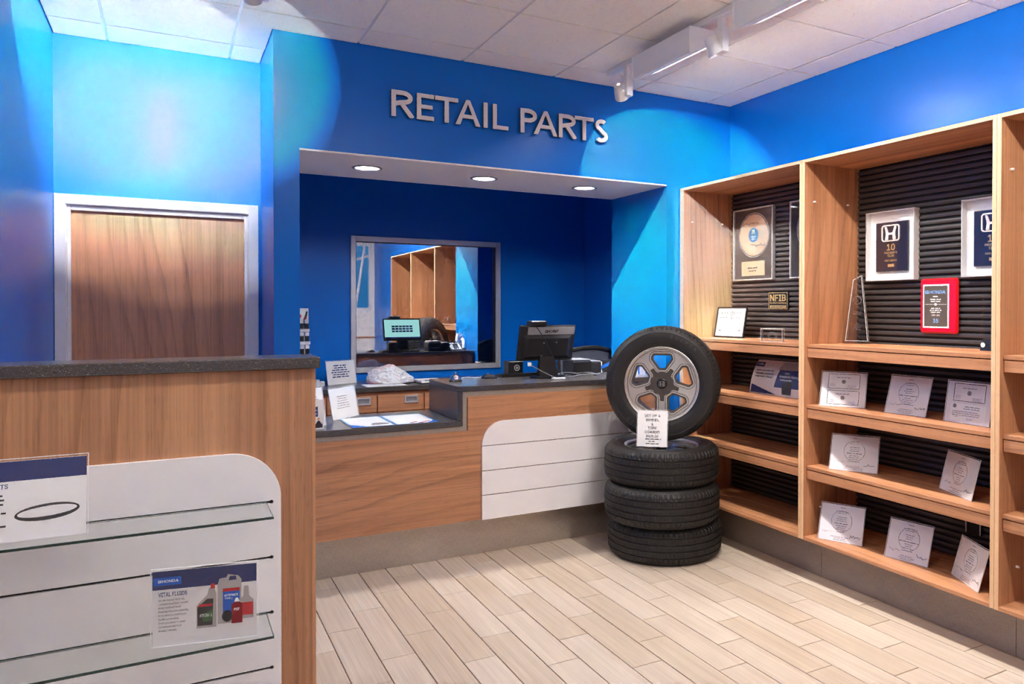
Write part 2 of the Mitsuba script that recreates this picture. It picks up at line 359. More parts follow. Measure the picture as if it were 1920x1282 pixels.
# ---------------------------------------------------------------- mirror on the rear wall
t = thing('wall_mirror', 'wide framed mirror on the blue wall behind the counter', 'mirror')
part(t, 'frame', cat(rb(1.330, 1.374, 6.575, 6.6, 1.010, 2.178, .003), rb(2.640, 2.688, 6.575, 6.6, 1.010, 2.178, .003), rb(1.374, 2.640, 6.575, 6.6, 2.130, 2.178, .003), rb(1.374, 2.640, 6.575, 6.6, 1.010, 1.058, .003)), 'aluminium', label='silver frame')
part(t, 'bead', cat(bx(1.374, 1.378, 6.588, 6.598, 1.058, 2.13), bx(2.614, 2.640, 6.588, 6.599, 1.058, 2.13), bx(1.378, 2.614, 6.588, 6.598, 2.122, 2.13), bx(1.378, 2.614, 6.588, 6.598, 1.058, 1.062)), 'black_plastic')
part(t, 'glass', bx(1.376, 2.616, 6.590, 6.597, 1.060, 2.126), 'mirror_silver')

# ---------------------------------------------------------------- sign letters on the wall
H = .151
SW = .026
def stroke(pts, w=SW): return LineString(pts).buffer(w/2, 8, cap_style=2, join_style=2)
def arcp(cx, cy, rx, ry, a0, a1, n=24): return [(cx+rx*math.cos(math.radians(a0+(a1-a0)*i/n)), cy+ry*math.sin(math.radians(a0+(a1-a0)*i/n))) for i in range(n+1)]
h2 = SW/2
def glyph(ch, w):
    if ch == 'R': return unary_union([stroke([(h2, 0), (h2, H)]), stroke([(h2, H-h2)]+arcp(w*.46, H*.735, w*.36, H*.265-h2, 90, -90)+[(h2, H*.47+h2*.0)]), stroke([(w*.46, H*.49), (w-h2*.9, 0)]).intersection(sbox(-1, 0, 1, H))])
    if ch == 'P': return unary_union([stroke([(h2, 0), (h2, H)]), stroke([(h2, H-h2)]+arcp(w*.48, H*.72, w*.52-h2, H*.28-h2, 90, -90)+[(h2, H*.44+h2)])])
    if ch == 'E': return unary_union([stroke([(h2, 0), (h2, H)]), sbox(0, 0, w, SW*.9), sbox(0, H-SW*.9, w, H), sbox(0, H*.5-SW*.40, w*.92, H*.5+SW*.45)])
    if ch == 'T': return unary_union([stroke([(w/2, 0), (w/2, H)]), sbox(0, H-SW*.9, w, H)])
    if ch == 'I': return sbox(0, 0, w, H)
    if ch == 'L': return unary_union([sbox(0, 0, SW, H), sbox(0, 0, w, SW*.9)])
    if ch == 'A':
        out = Polygon([(0, 0), (w/2-SW*.45, H), (w/2+SW*.45, H), (w, 0)]); s = SW*1.12
        inn = Polygon([(s, 0), (w/2, H*.84), (w-s, 0)])
        return out.difference(inn).union(out.intersection(sbox(0, H*.27, w, H*.27+SW*.85)))
    if ch == 'S':
        u = arcp(w*.5, H*.745, w*.44-h2, H*.255-h2, 40, 250, 26); d = arcp(w*.5, H*.262, w*.48-h2, H*.262-h2, 65, -140, 26)
        return LineString(u+d).buffer(h2, 8, cap_style=2, join_style=1)
txt = [('R', 'first letter R, the start of the word RETAIL'), ('E', 'letter E, the second of RETAIL'), ('T', 'letter T in the middle of RETAIL'), ('A', 'letter A in RETAIL, left of the letter I'), ('I', 'letter I, a plain upright bar in RETAIL'), ('L', 'letter L, the end of RETAIL'),
       ('P', 'letter P, the start of the word PARTS'), ('A', 'letter A in PARTS, right of the letter P'), ('R', 'letter R in the middle of PARTS'), ('T', 'letter T in PARTS, left of the letter S'), ('S', 'letter S, the last of PARTS')]
XS = [(1.100, 1.234), (1.247, 1.349), (1.355, 1.496), (1.479, 1.636), (1.656, 1.682), (1.716, 1.818), (1.899, 2.011), (1.989, 2.155), (2.165, 2.296), (2.280, 2.420), (2.427, 2.530)]
for (ch, lab), (xa, xb) in zip(txt, XS):
    t = thing('sign_letter', f'raised silver {lab} on the blue wall', 'sign letter', 'letters of the wall sign')
    g = glyph(ch, xb-xa).buffer(0)
    part(t, 'face', moved(prism(g, .004), tr(xa, 4.326, 2.656) @ XZ), 'letter_silver')
    part(t, 'return', moved(prism(g.buffer(-.0005), .018), tr(xa, 4.3445, 2.656) @ XZ), 'letter_side', label='darker side')
    cx = g.representative_point(); part(t, 'standoff', moved(prism(Point(cx.x, cx.y).buffer(.004, 4), .012), tr(xa, 4.3555, 2.656) @ XZ), 'letter_side')
# ================================================================ bookcases along the right wall
XF = 3.13
SLAT = .0335
def tambour(y0, y1):
    """One rounded slat, its round side towards -x, running along y."""
    a = [(0.0, -.0115), (-.010, -.0105), (-.0128, -.0075), (-.0137, .0), (-.0128, .0075), (-.010, .0105), (0.0, .0115)]
    v = np.array([(x, y, z) for y in (y0, y1) for x, z in a]); n = len(a); f = []
    for i in range(n-1): f += [[i, i+1, n+i+1], [i, n+i+1, n+i]]
    for i in range(1, n-1): f += [[0, i+1, i], [n, n+i, n+i+1]]
    return trimesh.Trimesh(v, f, process=False)
SHELF_Z = (1.360, 1.015, .668)
pin_m = moved(lathe([(0, 0), (.006, 0), (.006, .010), (.004, .014), (0, .014)], 10), rotx(90))      # along -y
def bookcase(y0, y1, label, last=False):
    t = thing('bookcase', label, 'bookcase', 'wooden bookcases along the right wall')
    th = .021
    ya, yb = y0+th, y1-th-(.022 if last else 0)
    part(t, 'side_panel', rb(XF, 3.585, yb, y1, .248, 2.407, .0015), 'wood_vertical')
    part(t, 'side_panel', rb(XF, 3.585, y0, ya, .248, 2.407, .0015), 'wood_vertical')
    part(t, 'edge_band', bx(XF-.0006, XF, yb+.001, y1-.001, .249, 2.406), 'wood_edge_vertical')
    part(t, 'edge_band', bx(XF-.0006, XF, y0+.001, ya-.001, .249, 2.406), 'wood_edge_vertical')
    part(t, 'top_panel', rb(XF, 3.585, ya, yb, 2.387, 2.407, .0015), 'wood_along_y')
    part(t, 'edge_band', bx(XF-.0006, XF, ya, yb, 2.388, 2.406), 'wood_edge')
    part(t, 'bottom_panel', rb(XF, 3.585, ya, yb, .248, .267, .0015), 'wood_along_y')
    part(t, 'back_panel', bx(3.572, 3.584, ya, yb, .267, 2.387), 'black_matte', label='black backing')
    for z in SHELF_Z:
        s = part(t, 'shelf', rb(XF+.019, 3.556, ya+.002, yb-.002, z-.019, z, .0015), 'wood_along_y')
        part(s, 'nosing', rb(XF+.0215, XF+.0405, ya+.004, yb-.004, z-.074, z-.0225, .0015), 'wood_along_y')
    part(t, 'toe_kick', rb(3.296, 3.312, y0+.001, y1-.001, 0, .248, .001), 'toe_metal', label='grey brown toe kick')
    slat = tambour(ya+.001, yb-.001); z, i = .285, 0
    while z < 2.375:
        part(t, 'slat', slat, 'black_slat', tr(3.572, 0, z)); z += SLAT
    for px_, pz in ((3.20, 2.17), (3.47, 2.17), (3.26, .42)):
        part(t, 'shelf_pin', pin_m, 'lamp_white', tr(px_, yb, pz), smooth=30)
    return t
bookcase(3.1645, 4.345, 'wooden bookcase bay in the corner behind the tires, gold record on its black back', True)
bookcase(2.003, 3.1645, 'middle wooden bookcase bay with eight white certificates on its lower shelves')
bookcase(.8415, 2.003, 'empty wooden bookcase bay cut off by the right edge of the photo')

# ================================================================ the service counter in the opening
t = thing('service_counter', 'stepped wooden service counter with a white slatted front and metal toe kick', 'counter')
YF = 4.425
fp = Polygon([(.622, .25), (3.016, .25), (3.016, 1.018), (1.588, 1.018), (1.588, .808), (.622, .808)])
part(t, 'front_panel', moved(prism(fp, .022), tr(0, YF+.022, 0) @ XZ), 'wood_along_x')
tp = Polygon([(.622, .808), (1.588, .808), (1.588, 1.018), (3.016, 1.018), (3.016, 1.049), (1.558, 1.049), (1.558, .838), (.622, .838)])
part(t, 'reveal_trim', moved(prism(tp, .016), tr(0, YF+.022, 0) @ XZ), 'toe_metal', label='grey reveal strip under the stone')
part(t, 'reveal_gap', bx(1.5885, 1.592, YF-.0006, YF+.001, .81, 1.012), 'black_slot')
part(t, 'carcass', cat(bx(.622, 3.016, YF+.023, 4.96, .25, .836), bx(1.56, 3.016, YF+.023, 4.96, .836, 1.048), bx(.622, 3.016, 4.56, 4.96, .0, .25)), 'wood_along_x')
part(t, 'toe_kick', rb(.622, 3.016, 4.543, 4.558, .0, .25, .001), 'toe_brushed', label='brushed metal toe kick')
# white boards with a large round corner
zb = [.248, .400, .552, .707, .857]
big = sbox(1.680, .248, 3.016, .857).intersection(unary_union([sbox(1.826, .2, 3.1, .9), sbox(1.6, .2, 1.9, .711), Point(1.826, .711).buffer(.146, 24)]))
for i in range(4):
    g = big.intersection(sbox(1.6, zb[i]+(.0025 if i else 0), 3.1, zb[i+1]-(.0025 if i < 3 else 0)))
    part(t, 'white_board', moved(prism(g, .014), tr(0, YF-.001, 0) @ XZ), 'white_laminate', label='white board' if i == 0 else None)
part(t, 'board_backing', moved(prism(big.buffer(-.004), .0055), tr(0, YF-.0002, 0) @ XZ), 'toe_metal')
# drawers on the staff side, seen in the mirror
for (xa, xb) in ((1.56, 2.16), (2.165, 3.01)):
    d = part(t, 'drawer', rb(xa+.003, xb-.003, 4.961, 4.979, .84, 1.035, .002), 'wood_along_x')
    hx = xa+.12 if xa > 2 else xb-.22
    part(d, 'handle', cat(bx(hx, hx+.12, 4.979, 4.986, .915, .975), rb(hx+.01, hx+.11, 4.986, 4.992, .955, .968, .002)), 'grey_plastic')
for (xa, xb) in ((.63, 1.09), (1.095, 1.55), (1.56, 2.16), (2.165, 3.01)):
    part(t, 'cabinet_door', rb(xa+.003, xb-.003, 4.961, 4.979, .26, .82, .002), 'wood_along_x')

t = thing('countertop', 'dark speckled stone countertop in two heights joined by an upright riser', 'countertop')
part(t, 'lower_top', rb(.618, 1.558, YF-.006, 5.0, .838, .873, .0025), 'stone')
part(t, 'riser', rb(1.524, 1.558, YF-.006, 5.0, .8735, 1.049, .002), 'stone')
part(t, 'upper_top', rb(1.524, 3.018, YF-.006, 5.0, 1.0495, 1.083, .0025), 'stone')

# ---------------------------------------------------------------- back counter under the mirror
t = thing('back_counter', 'low wooden drawer unit along the wall under the mirror', 'counter')
part(t, 'carcass', bx(.62, 2.55, 6.02, 6.595, .1, .905), 'wood_along_x')
for i, (xa, xb) in enumerate(((.63, 1.03), (1.035, 1.412), (1.417, 1.787), (1.792, 2.16), (2.165, 2.54))):
    d = part(t, 'drawer', rb(xa+.002, xb-.002, 6.0, 6.019, .745, .878, .002), 'wood_along_x')
    hx = xb-.16
    hf = sbox(hx, .806, hx+.11, .866); part(d, 'handle', moved(prism(hf.difference(sbox(hx+.012, .82, hx+.098, .853)), .009), tr(0, 5.9995, 0) @ XZ), 'aluminium', label='silver cup handle')
    part(d, 'handle_shade', bx(hx+.010, hx+.100, 5.997, 5.9999, .814, .855), 'grey_plastic')  # grey plate put in for the shade inside the cup handle
    part(t, 'cabinet_door', rb(xa+.002, xb-.002, 6.0, 6.019, .11, .74, .002), 'wood_along_x')
single('back_countertop', rb(.618, 2.56, 5.985, 6.598, .906, .943, .0025), 'stone', 'dark stone top of the drawer unit under the mirror', 'countertop')

# ================================================================ display partition in the left foreground
t = thing('display_partition', 'wooden half-height partition with a white slotted panel in the left foreground', 'partition')
part(t, 'body', rb(-.95, .361, 2.270, 2.40, 0, 1.388, .002), 'wood_vertical')
part(t, 'cap', rb(-.95, .371, 2.252, 2.418, 1.3885, 1.420, .003), 'stone', label='dark speckled stone cap')
wp = sbox(-.94, .20, .267, 1.163).intersection(unary_union([sbox(-1, 0, .139, 1.2), sbox(0, 0, .3, 1.035), Point(.139, 1.035).buffer(.128, 24)]))
for z in (1.022, .868, .715, .561, .408):
    wp = wp.difference(sbox(-1, z-.0034, .241, z+.0034)).difference(Point(.242, z).buffer(.0055, 6))
    part(t, 'slot_channel', bx(-.93, .246, 2.2665, 2.2698, z-.006, z+.006), 'black_slot', label='black slot')
for g in sorted(getattr(wp, 'geoms', [wp]), key=lambda g: -g.area): part(t, 'white_panel', moved(prism(g, .012), tr(0, 2.2695, 0) @ XZ), 'white_laminate', label='white laminate panel with black slots')
for z, lab in ((1.018, 'upper clear glass shelf plugged into the top slot of the white panel'), (.711, 'lower clear glass shelf plugged into the white panel, carrying the vital fluids sign')):
    g = thing('glass_shelf', lab, 'glass shelf', 'glass shelves on the white panel')
    part(g, 'sheet', quad((-.93, 2.088, z+.006), (.228, 2.088, z+.006), (.228, 2.2575, z+.006), (-.93, 2.2575, z+.006)), 'shelf_glass')
    part(g, 'front_edge', bx(-.93, .228, 2.0855, 2.088, z, z+.006), 'glass_edge', label='dark green front edge')
    part(g, 'side_edge', bx(.228, .2295, 2.0855, 2.2575, z, z+.006), 'glass_edge')
    part(g, 'rear_edge', bx(-.93, .2295, 2.2575, 2.266, z+.001, z+.006), 'glass_edge')

# ================================================================ track lights
t = thing('light_track', 'long white ceiling track in front of the bookcases', 'light track')
part(t, 'rail', rb(2.372, 2.408, -1.0, 4.065, 3.008, 3.040, .003), 'lamp_white')
part(t, 'end_cap', rb(2.370, 2.410, 4.065, 4.075, 3.006, 3.040, .003), 'lamp_white')
def flood(M, length, label, power=FLOOD_L, group='linear floods on the tracks'):
    """Hangs from a rail that runs along local y at x = 2.39; shines towards +x and down. M moves it into place."""
    t = thing('track_flood', label, 'track light', group)
    prof = Polygon([(2.285, 2.985), (2.285, 2.862), (2.291, 2.855), (2.470, 2.935), (2.480, 2.950), (2.480, 2.985)])
    S_ = np.array([[1, 0, 0, 0], [0, 0, 1, 0], [0, 1, 0, 0], [0, 0, 0, 1.0]])
    hs = prism(prof, length); hs.apply_transform(S_); hs.invert()
    part(t, 'housing', hs, 'lamp_white', M)
    for y in (.03, length-.09): part(t, 'mount', rb(2.375, 2.405, y, y+.06, 2.985, 3.008, .002), 'lamp_white', M)
    for y in (-.008, length):
        ep = prism(prof.buffer(.003), .008); ep.apply_transform(S_); ep.apply_translation((0, y, 0)); ep.invert(); part(t, 'end_plate', ep, 'lamp_white', M)
    n = np.array([.408, -.913])*.0012; a, b = np.array([2.424, 2.9144])+n, np.array([2.466, 2.9332])+n
    k = part(t, 'lens', quad((a[0], .01, a[1]), (a[0], length-.01, a[1]), (b[0], length-.01, b[1]), (b[0], .01, b[1])), 'lamp_white', M)
    scene[k]['emitter'] = {'type': 'area', 'radiance': rad(power)}
flood(tr(0, 3.10, 0), .53, 'white linear flood lamp hanging from the track, nearest the sign wall')
flood(tr(0, 2.22, 0), .53, 'white linear flood lamp on the track cut off by the top edge of the photo')
for i in range(3): flood(tr(0, 1.33-.89*i, 0), .53, f'white linear flood lamp on the track out of the photo, {("third", "fourth", "fifth")[i]} from the sign wall')
t = thing('light_track', 'unseen white ceiling track across the room above the camera, lighting the partition', 'light track')
part(t, 'rail', rb(-2.2, 1.9, 1.462, 1.498, 3.008, 3.040, .003), 'lamp_white')
for i, x in enumerate((1.55, .72, -.10, -1.2)):  # out of view, placed to light the partition and shade under its cap
    M = tr(x, 1.48, 0) @ rotz(90) @ tr(-2.39, 0, 0)
    flood(M, .53, f'unseen linear flood lamp above the camera, lighting the partition, {("first", "second", "third", "fourth")[i]} from the right', CROSS_L)
def spot_head(x, y, label, aim, inten, cutoff, group='spot heads on the track'):
    t = thing('track_spot', label, 'track light', group)
    part(t, 'stem', rb(x-.014, x+.014, y-.018, y+.018, 2.955, 3.008, .002), 'lamp_white')
    part(t, 'arm', rb(x-.022, x+.022, y-.032, y+.032, 2.83, 2.955, .003), 'lamp_white')
    o = np.array([x-.035, y+.02, 2.865]); d = np.array(aim, float)-o; d /= np.linalg.norm(d)
    e = np.cross(d, [0, 0, 1.0]); e /= np.linalg.norm(e); u = np.cross(e, d)
    M = np.eye(4); M[:3, 0], M[:3, 1], M[:3, 2], M[:3, 3] = e, u, d, o
    part(t, 'shade', moved(lathe([(.010, -.05), (.030, -.045), (.042, .02), (.046, .045), (.043, .045), (.039, .02), (.026, -.035), (.010, -.04), (.010, -.05)], 24), M), 'lamp_white', smooth=30)
    k = part(t, 'lamp', moved(prism(Point(0, 0).buffer(.024, 6), .002, -.034), M), 'lamp_white'); scene[k]['emitter'] = {'type': 'area', 'radiance': rad(12.0)}
    scene[t + '_beam'] = {'type': 'spot', 'to_world': T().look_at(origin=(o+d*.05).tolist(), target=(o+d).tolist(), up=[0.1, 0.2, 1]), 'intensity': rad(inten), 'cutoff_angle': cutoff, 'beam_width': cutoff*.12}
spot_head(2.39, 3.86, 'white spot lamp at the end of the track beside the sign wall', (2.90, 4.354, 2.36), SIGN_SPOT, 44)
spot_head(2.39, 2.97, 'white spot lamp on the track between the two linear floods', (3.2, 2.7, 1.2), 10.0, 40)

# unseen spot lamps lighting the wall over the door; panels further down are fill
t = thing('light_track', 'unseen short ceiling track in front of the door, lighting the wall above it', 'light track')
part(t, 'rail', rb(-.5, .60, 3.372, 3.408, 3.008, 3.040, .003), 'lamp_white')
spot_head(-.30, 3.39, 'unseen spot lamp on the short track, aimed left of the door head', (-.34, 5.0, 2.90), WASH_SPOT, 38)
spot_head(.34, 3.39, 'unseen spot lamp on the short track, aimed right of the door head', (.16, 5.0, 2.76), WASH_SPOT, 36)
def panel(x, y, label):  # general fill, added behind the camera
    t = thing('added_panel_light', label, 'light', 'added fill panel lights in the ceiling behind the camera')
    part(t, 'frame', cat(rb(x, x+.6, y, y+.02, 3.030, 3.0415, .002), rb(x, x+.6, y+.58, y+.6, 3.030, 3.0415, .002), rb(x, x+.02, y+.02, y+.58, 3.030, 3.0415, .002), rb(x+.58, x+.6, y+.02, y+.58, 3.030, 3.0415, .002)), 'lamp_white')
    k = part(t, 'diffuser', bx(x+.02, x+.58, y+.02, y+.58, 3.034, 3.040), 'lamp_white'); scene[k]['emitter'] = {'type': 'area', 'radiance': rad(FILL_PANEL_L)}
panel(1.535, -.148, 'added fill panel light in the ceiling behind the camera, on the right')
panel(-.292, -.148, 'added fill panel light in the ceiling behind the camera, in the middle')
panel(1.535, -1.366, 'added fill panel light in the ceiling by the window behind the camera')
panel(-2.119, -.148, 'added fill panel light in the ceiling far behind on the left')

for i, (x, y) in enumerate(((.35, 1.05), (1.75, 1.05), (-1.6, .6))):  # added uplights out of view, only there to brighten the ceiling
    t = thing('added_uplight', f'long added uplight above the camera, brightening the ceiling, {("middle one", "the one nearer the bookcases", "the one far left")[i]}', 'light', 'added uplights above the camera')
    part(t, 'tray', cat(rb(x-.62, x+.62, y-.07, y+.07, 2.44, 2.452, .003), rb(x-.62, x+.62, y-.07, y-.062, 2.4522, 2.49, .002), rb(x-.62, x+.62, y+.062, y+.07, 2.4522, 2.49, .002)), 'lamp_white')
    for s in (-.5, .5): part(t, 'cable', tube([(x+s, y, 2.452), (x+s, y, 3.042)], .003, 6), 'lamp_white', smooth=40)
    k = part(t, 'lamp', bx(x-.60, x+.60, y-.055, y+.055, 2.453, 2.456), 'lamp_white'); scene[k]['emitter'] = {'type': 'area', 'radiance': rad(FILL_UP_L)}
# ================================================================ wheels and tires
RT, ZW = .367, .1175
def tire_mesh(N=432):
    half = [(.226, .080), (.231, .092), (.2375, .1000), (.243, .1035), (.249, .1070), (.258, .1120), (.262, .1125), (.264, .1145), (.270, .1150), (.290, .1175), (.312, .1165), (.322, .1140), (.325, .1155), (.330, .1140), (.337, .1080), (.345, .1010), (.351, .0965), (.3555, .0915), (.3600, .0850), (.3625, .078), (.3640, .070),
            (.3645, .0640), (.3585, .0625), (.3585, .0560), (.3655, .0545), (.3660, .046), (.3665, .036), (.3668, .0250), (.3600, .0235), (.3600, .0165), (.3670, .0150), (.3670, .005)]
    prof = np.array(half + [(r, -z) for r, z in half[::-1]] + [(.222, -.080), (.222, .080)])
    th = np.arange(N)*2*np.pi/N
    r = np.repeat(prof[:, 0][None], N, 0); z = np.repeat(prof[:, 1][None], N, 0)
    shoulder = (np.abs(z) > .066) & (np.abs(z) < .0975) & (r > .343)
    inner = (np.abs(z) < .0545) & (r > .364)
    ph = (th[:, None]*72/(2*np.pi) + z*3.0*np.sign(z)) % 1.0
    r = r - np.where(shoulder & (ph < .34), .0050, 0)
    ph2 = (th[:, None]*108/(2*np.pi) + z*9.0) % 1.0
    r = r - np.where(inner & (ph2 < .25) & (np.abs(z) > .026), .0030, 0)
    ph3 = (th[:, None]*108/(2*np.pi) - z*7.0) % 1.0
    r = r - np.where(inner & (ph3 < .25) & (np.abs(z) <= .026), .0022, 0)
    v = np.stack([r*np.cos(th)[:, None], r*np.sin(th)[:, None], z], -1).reshape(-1, 3); P_ = len(prof)
    i, j = np.meshgrid(np.arange(N), np.arange(P_), indexing='ij'); i2, j2 = (i+1) % N, (j+1) % P_
    q = np.stack([i*P_+j, i2*P_+j, i2*P_+j2, i*P_+j2], -1).reshape(-1, 4)
    m = trimesh.Trimesh(v, np.vstack([q[:, [0, 1, 2]], q[:, [0, 2, 3]]]), process=False)
    if m.volume < 0: m.invert()
    return m
TIRE = tire_mesh()
def arc_text(text, r, h, mid, z, spread):
    out = []
    for i, ch in enumerate(text):
        if ch == ' ': continue
        a = mid + spread*((len(text)-1)/2-i)
        m = words(ch, 0, 0, h, True, depth=.0014)
        out.append(moved(m, tr(0, 0, z) @ rotz(a-90) @ tr(0, r, 0)))
    return cat(*out)
TIRE_TXT = cat(arc_text('ECOPIA', .296, .021, 62, .1160, 6.2), arc_text('235/60R18', .299, .013, 180, .1162, 3.4), arc_text('ECOPIA', .296, .021, 242, .1160, 6.2))
BARREL = lathe([(.2265, .0985), (.219, .092), (.215, .07), (.206, .052), (.200, .03), (.197, -.05), (.210, -.085), (.228, -.098), (.232, -.100), (.232, -.096), (.214, -.080), (.203, -.05), (.205, .03), (.211, .050), (.220, .066), (.224, .085), (.2265, .0985)], 64)
LIP = lathe([(.2380, .0990), (.2375, .1055), (.2350, .1065), (.2310, .1040), (.2265, .0985), (.2225, .0980), (.2280, .0975), (.2380, .0990)], 72)
wins = []
for k in range(5):
    p = Polygon([(-.052, .180), (.052, .180), (.060, .158), (.017, .098), (-.017, .098), (-.060, .158)]).buffer(-.008).buffer(.008)
    wins.append(affinity.rotate(p, 72*k, origin=(0, 0)))
W5 = unary_union(wins)
PLATE = prism(Point(0, 0).buffer(.216, 24).difference(W5), .026, .040)
face = Point(0, 0).buffer(.2225, 24).difference(Point(0, 0).buffer(.112, 20)).union(unary_union([w.buffer(.030, join_style=2).difference(w.buffer(.013, join_style=2)) for w in wins])).difference(unary_union([w.buffer(.0125, join_style=2) for w in wins]))
groove = unary_union([w.buffer(.0245, join_style=2).difference(w.buffer(.0205, join_style=2)) for w in wins])
face = face.difference(Point(0, 0).buffer(.074, 20)).difference(groove).intersection(Point(0, 0).buffer(.2225, 24))
FACE = prism(face, .012, .066)
HUB = prism(Point(0, 0).buffer(.078, 24).difference(unary_union([affinity.rotate(Point(0, .057).buffer(.0095, 6), 72*k+36, origin=(0, 0)) for k in range(5)])), .006, .066)
CAP = lathe([(0, .084), (.026, .083), (.033, .078), (.034, .066), (.034, .060), (0, .060)], 32)
CAPH = prism(hmark(0, 0, .036, .032, .0035), .0012, .0832)
NUT = [moved(lathe([(0, .064), (.0065, .062), (.0075, .045), (0, .045)], 10), rotz(72*k+36) @ tr(0, .057, 0)) for k in range(5)]
VALVE = moved(lathe([(0, .105), (.0035, .104), (.004, .075), (0, .075)], 8), rotz(128) @ tr(0, .203, -.02))
def wheel(M, label, group=None):
    t = thing('tire', label, 'tire', group)
    part(t, 'rubber', TIRE, 'rubber', M, smooth=28)
    part(t, 'sidewall_lettering', TIRE_TXT, 'rubber_letter_sheen', M, label='raised lettering')
    w = part(t, 'wheel', PLATE, 'wheel_dark', M, label='five-window alloy wheel')
    part(w, 'machined_face', FACE, 'silver', M); part(w, 'hub', HUB, 'wheel_dark', M)
    part(w, 'barrel', BARREL, 'wheel_barrel', M, smooth=30); part(w, 'lip', LIP, 'silver', M, smooth=30)
    part(w, 'center_cap', CAP, 'black_plastic', M, smooth=30); part(w, 'cap_mark', CAPH, 'chrome', M)
    for n in NUT: part(w, 'lug_nut', n, 'chrome', M, smooth=30)
    part(w, 'valve', VALVE, 'chrome', M, smooth=30)
    return t
W = 2*ZW
wheel(tr(2.782, 4.026, ZW+.0005) @ rotz(20), 'lowest of the three black tires lying flat in a stack on the floor')
wheel(tr(2.733, 3.986, ZW+W+.001) @ rotz(140), 'middle of the three black tires lying flat in the stack')
wheel(tr(2.746, 4.010, ZW+2*W+.0015) @ rotz(250), 'top one of the three flat stacked tires, with the price sign on it')
nd = np.array([-.672, -.764, .0]); nd /= np.linalg.norm(nd)
ex = np.cross([0, 0, 1.0], nd); MS = np.eye(4); MS[:3, 0], MS[:3, 1], MS[:3, 2], MS[:3, 3] = ex, np.cross(nd, ex), nd, (2.768, 4.020, 3*W+.012+RT)
wheel(MS, 'tire on a silver and black alloy wheel standing upright on top of the stack')

# ================================================================ sheets in clear stands
def stand(name, label, category, M, w, h, tilt, group=None, board='paper', foot=.07, margin=.004):
    """A printed sheet in a clear leaning holder; returns the key. Local x, y as in standing()."""
    t = thing(name, label, category, group)
    part(t, 'sheet', bx(0, w, .002, h-.002, -.0012, 0), board, M)
    part(t, 'clear_front', quad((-margin, 0, .0025), (w+margin, 0, .0025), (w+margin, h+margin, .0025), (-margin, h+margin, .0025)), 'clear_sheet', M)
    a = math.radians(tilt); dy, dz = math.sin(a), -math.cos(a)
    rim = cat(bx(-margin, w+margin, h+margin-.0015, h+margin, -.0015, .003), bx(-margin, -margin+.0012, 0, h+margin, -.0015, .003), bx(w+margin-.0012, w+margin, 0, h+margin, -.0015, .003), bx(-margin, w+margin, 0, .0012, -.0015, .003))
    part(t, 'rim', rim, 'frost_and_glint', M)
    b = np.array([0, dy, dz])
    part(t, 'foot', cat(*[hull([p+np.array(q)*.0008 for p in (np.array([x0, 0.0012, 0])+b*.002, np.array([x0+.002, .0012, 0])+b*.002, np.array([x0, .0012, 0])+b*foot, np.array([x0+.002, .0012, 0])+b*foot) for q in ((0, 0, 0), (0, 1, .5))]) for x0 in (-margin, w+margin-.002)],
        quad(np.array([-margin, .0012, 0])+b*.002, np.array([w+margin, .0012, 0])+b*.002, np.array([w+margin, .0012, 0])+b*foot, np.array([-margin, .0012, 0])+b*foot)), 'clear_sheet', M)
    return t
def certificate(label, x, y, z, ang, tilt, w=.238, h=.200, kind='seal', seed=0):
    M = standing(x, y, z+.0004, ang, tilt)
    t = stand('certificate', label, 'certificate', M, w, h, tilt, 'white certificates in clear stands', 'paper_mauve')
    if kind == 'seal':
        c = (w*.5, h*.56)
        part(t, 'seal_ring', ring(*c, h*.285, .0016), 'ink', M)
        part(t, 'text', cat(para(c[0], h*.90, .04, 1, .01, .004, seed), para(c[0], h*.805, .075, 2, .009, .0035, seed+1), para(c[0], h*.655, .062, 3, .0105, .0034, seed+2), para(c[0], h*.48, .108, 1, .01, .005, seed+9), para(c[0], h*.42, .06, 3, .010, .0036, seed+3),
             para(c[0], h*.255, .085, 1, .01, .003, seed+4), para(c[0], h*.125, .11, 3, .0085, .0028, seed+5)), 'ink_grey', M)
        part(t, 'signature', cat(scrawl(w*.07, h*.24, .06, .016, seed+6), scrawl(w*.72, h*.19, .058, .022, seed+7, .0022)), 'ink', M)
    else:
        y1 = h*.50
        for b0, b1 in ((h*.52, h*.95), (h*.06, h*.47)) if kind == 'two' else ((h*.52, h*.95),):
            f = sbox(w*.15, b0, w*.86, b1); part(t, 'border', prism(f.difference(f.buffer(-.0026)), PR), 'ink', M)
            part(t, 'text', cat(para(w*.5, b0+(b1-b0)*.72, .12, 1, .01, .004, seed), para(w*.2, b0+(b1-b0)*.30, .032, 3, .006, .002, seed+2, 'l'), para(w*.58, b0+(b1-b0)*.2, .055, 3, .006, .0022, seed+3, 'l')), 'ink_grey', M)
            part(t, 'seal', disc(w*.5, b0+(b1-b0)*.48, .0115), 'ink_grey', M)
        if kind != 'two':
            part(t, 'lower_panel', bar(w*.12, w*.9, h*.06, h*.46, 0, .0002), 'paper', M)
            part(t, 'text', cat(para(w*.6, h*.39, .11, 2, .010, .004, seed+4), para(w*.16, h*.27, .15, 3, .009, .003, seed+5, 'l'), scrawl(w*.18, h*.16, .03, .014, seed), scrawl(w*.5, h*.11, .03, .014, seed+1)), 'ink_grey', M)
            part(t, 'seal', disc(w*.2, h*.40, .010, .0002), 'ink_grey', M)
    return t
S1, S2, S3, S4 = 1.360, 1.015, .668, .267
certificate('certificate with two framed boxes one above the other, on the upper certificate shelf', 3.198, 3.089, S2, -62.8, 16.7, .246, .196, 'two', 3)
certificate('certificate with a round seal, middle one of three on the upper certificate shelf', 3.285, 2.714, S2, -86.4, 18.8, .232, .204, 'seal', 11)
certificate('certificate with one black box above a pale card, beside the right upright', 3.290, 2.366, S2, -93, 10, .238, .200, 'one', 21)
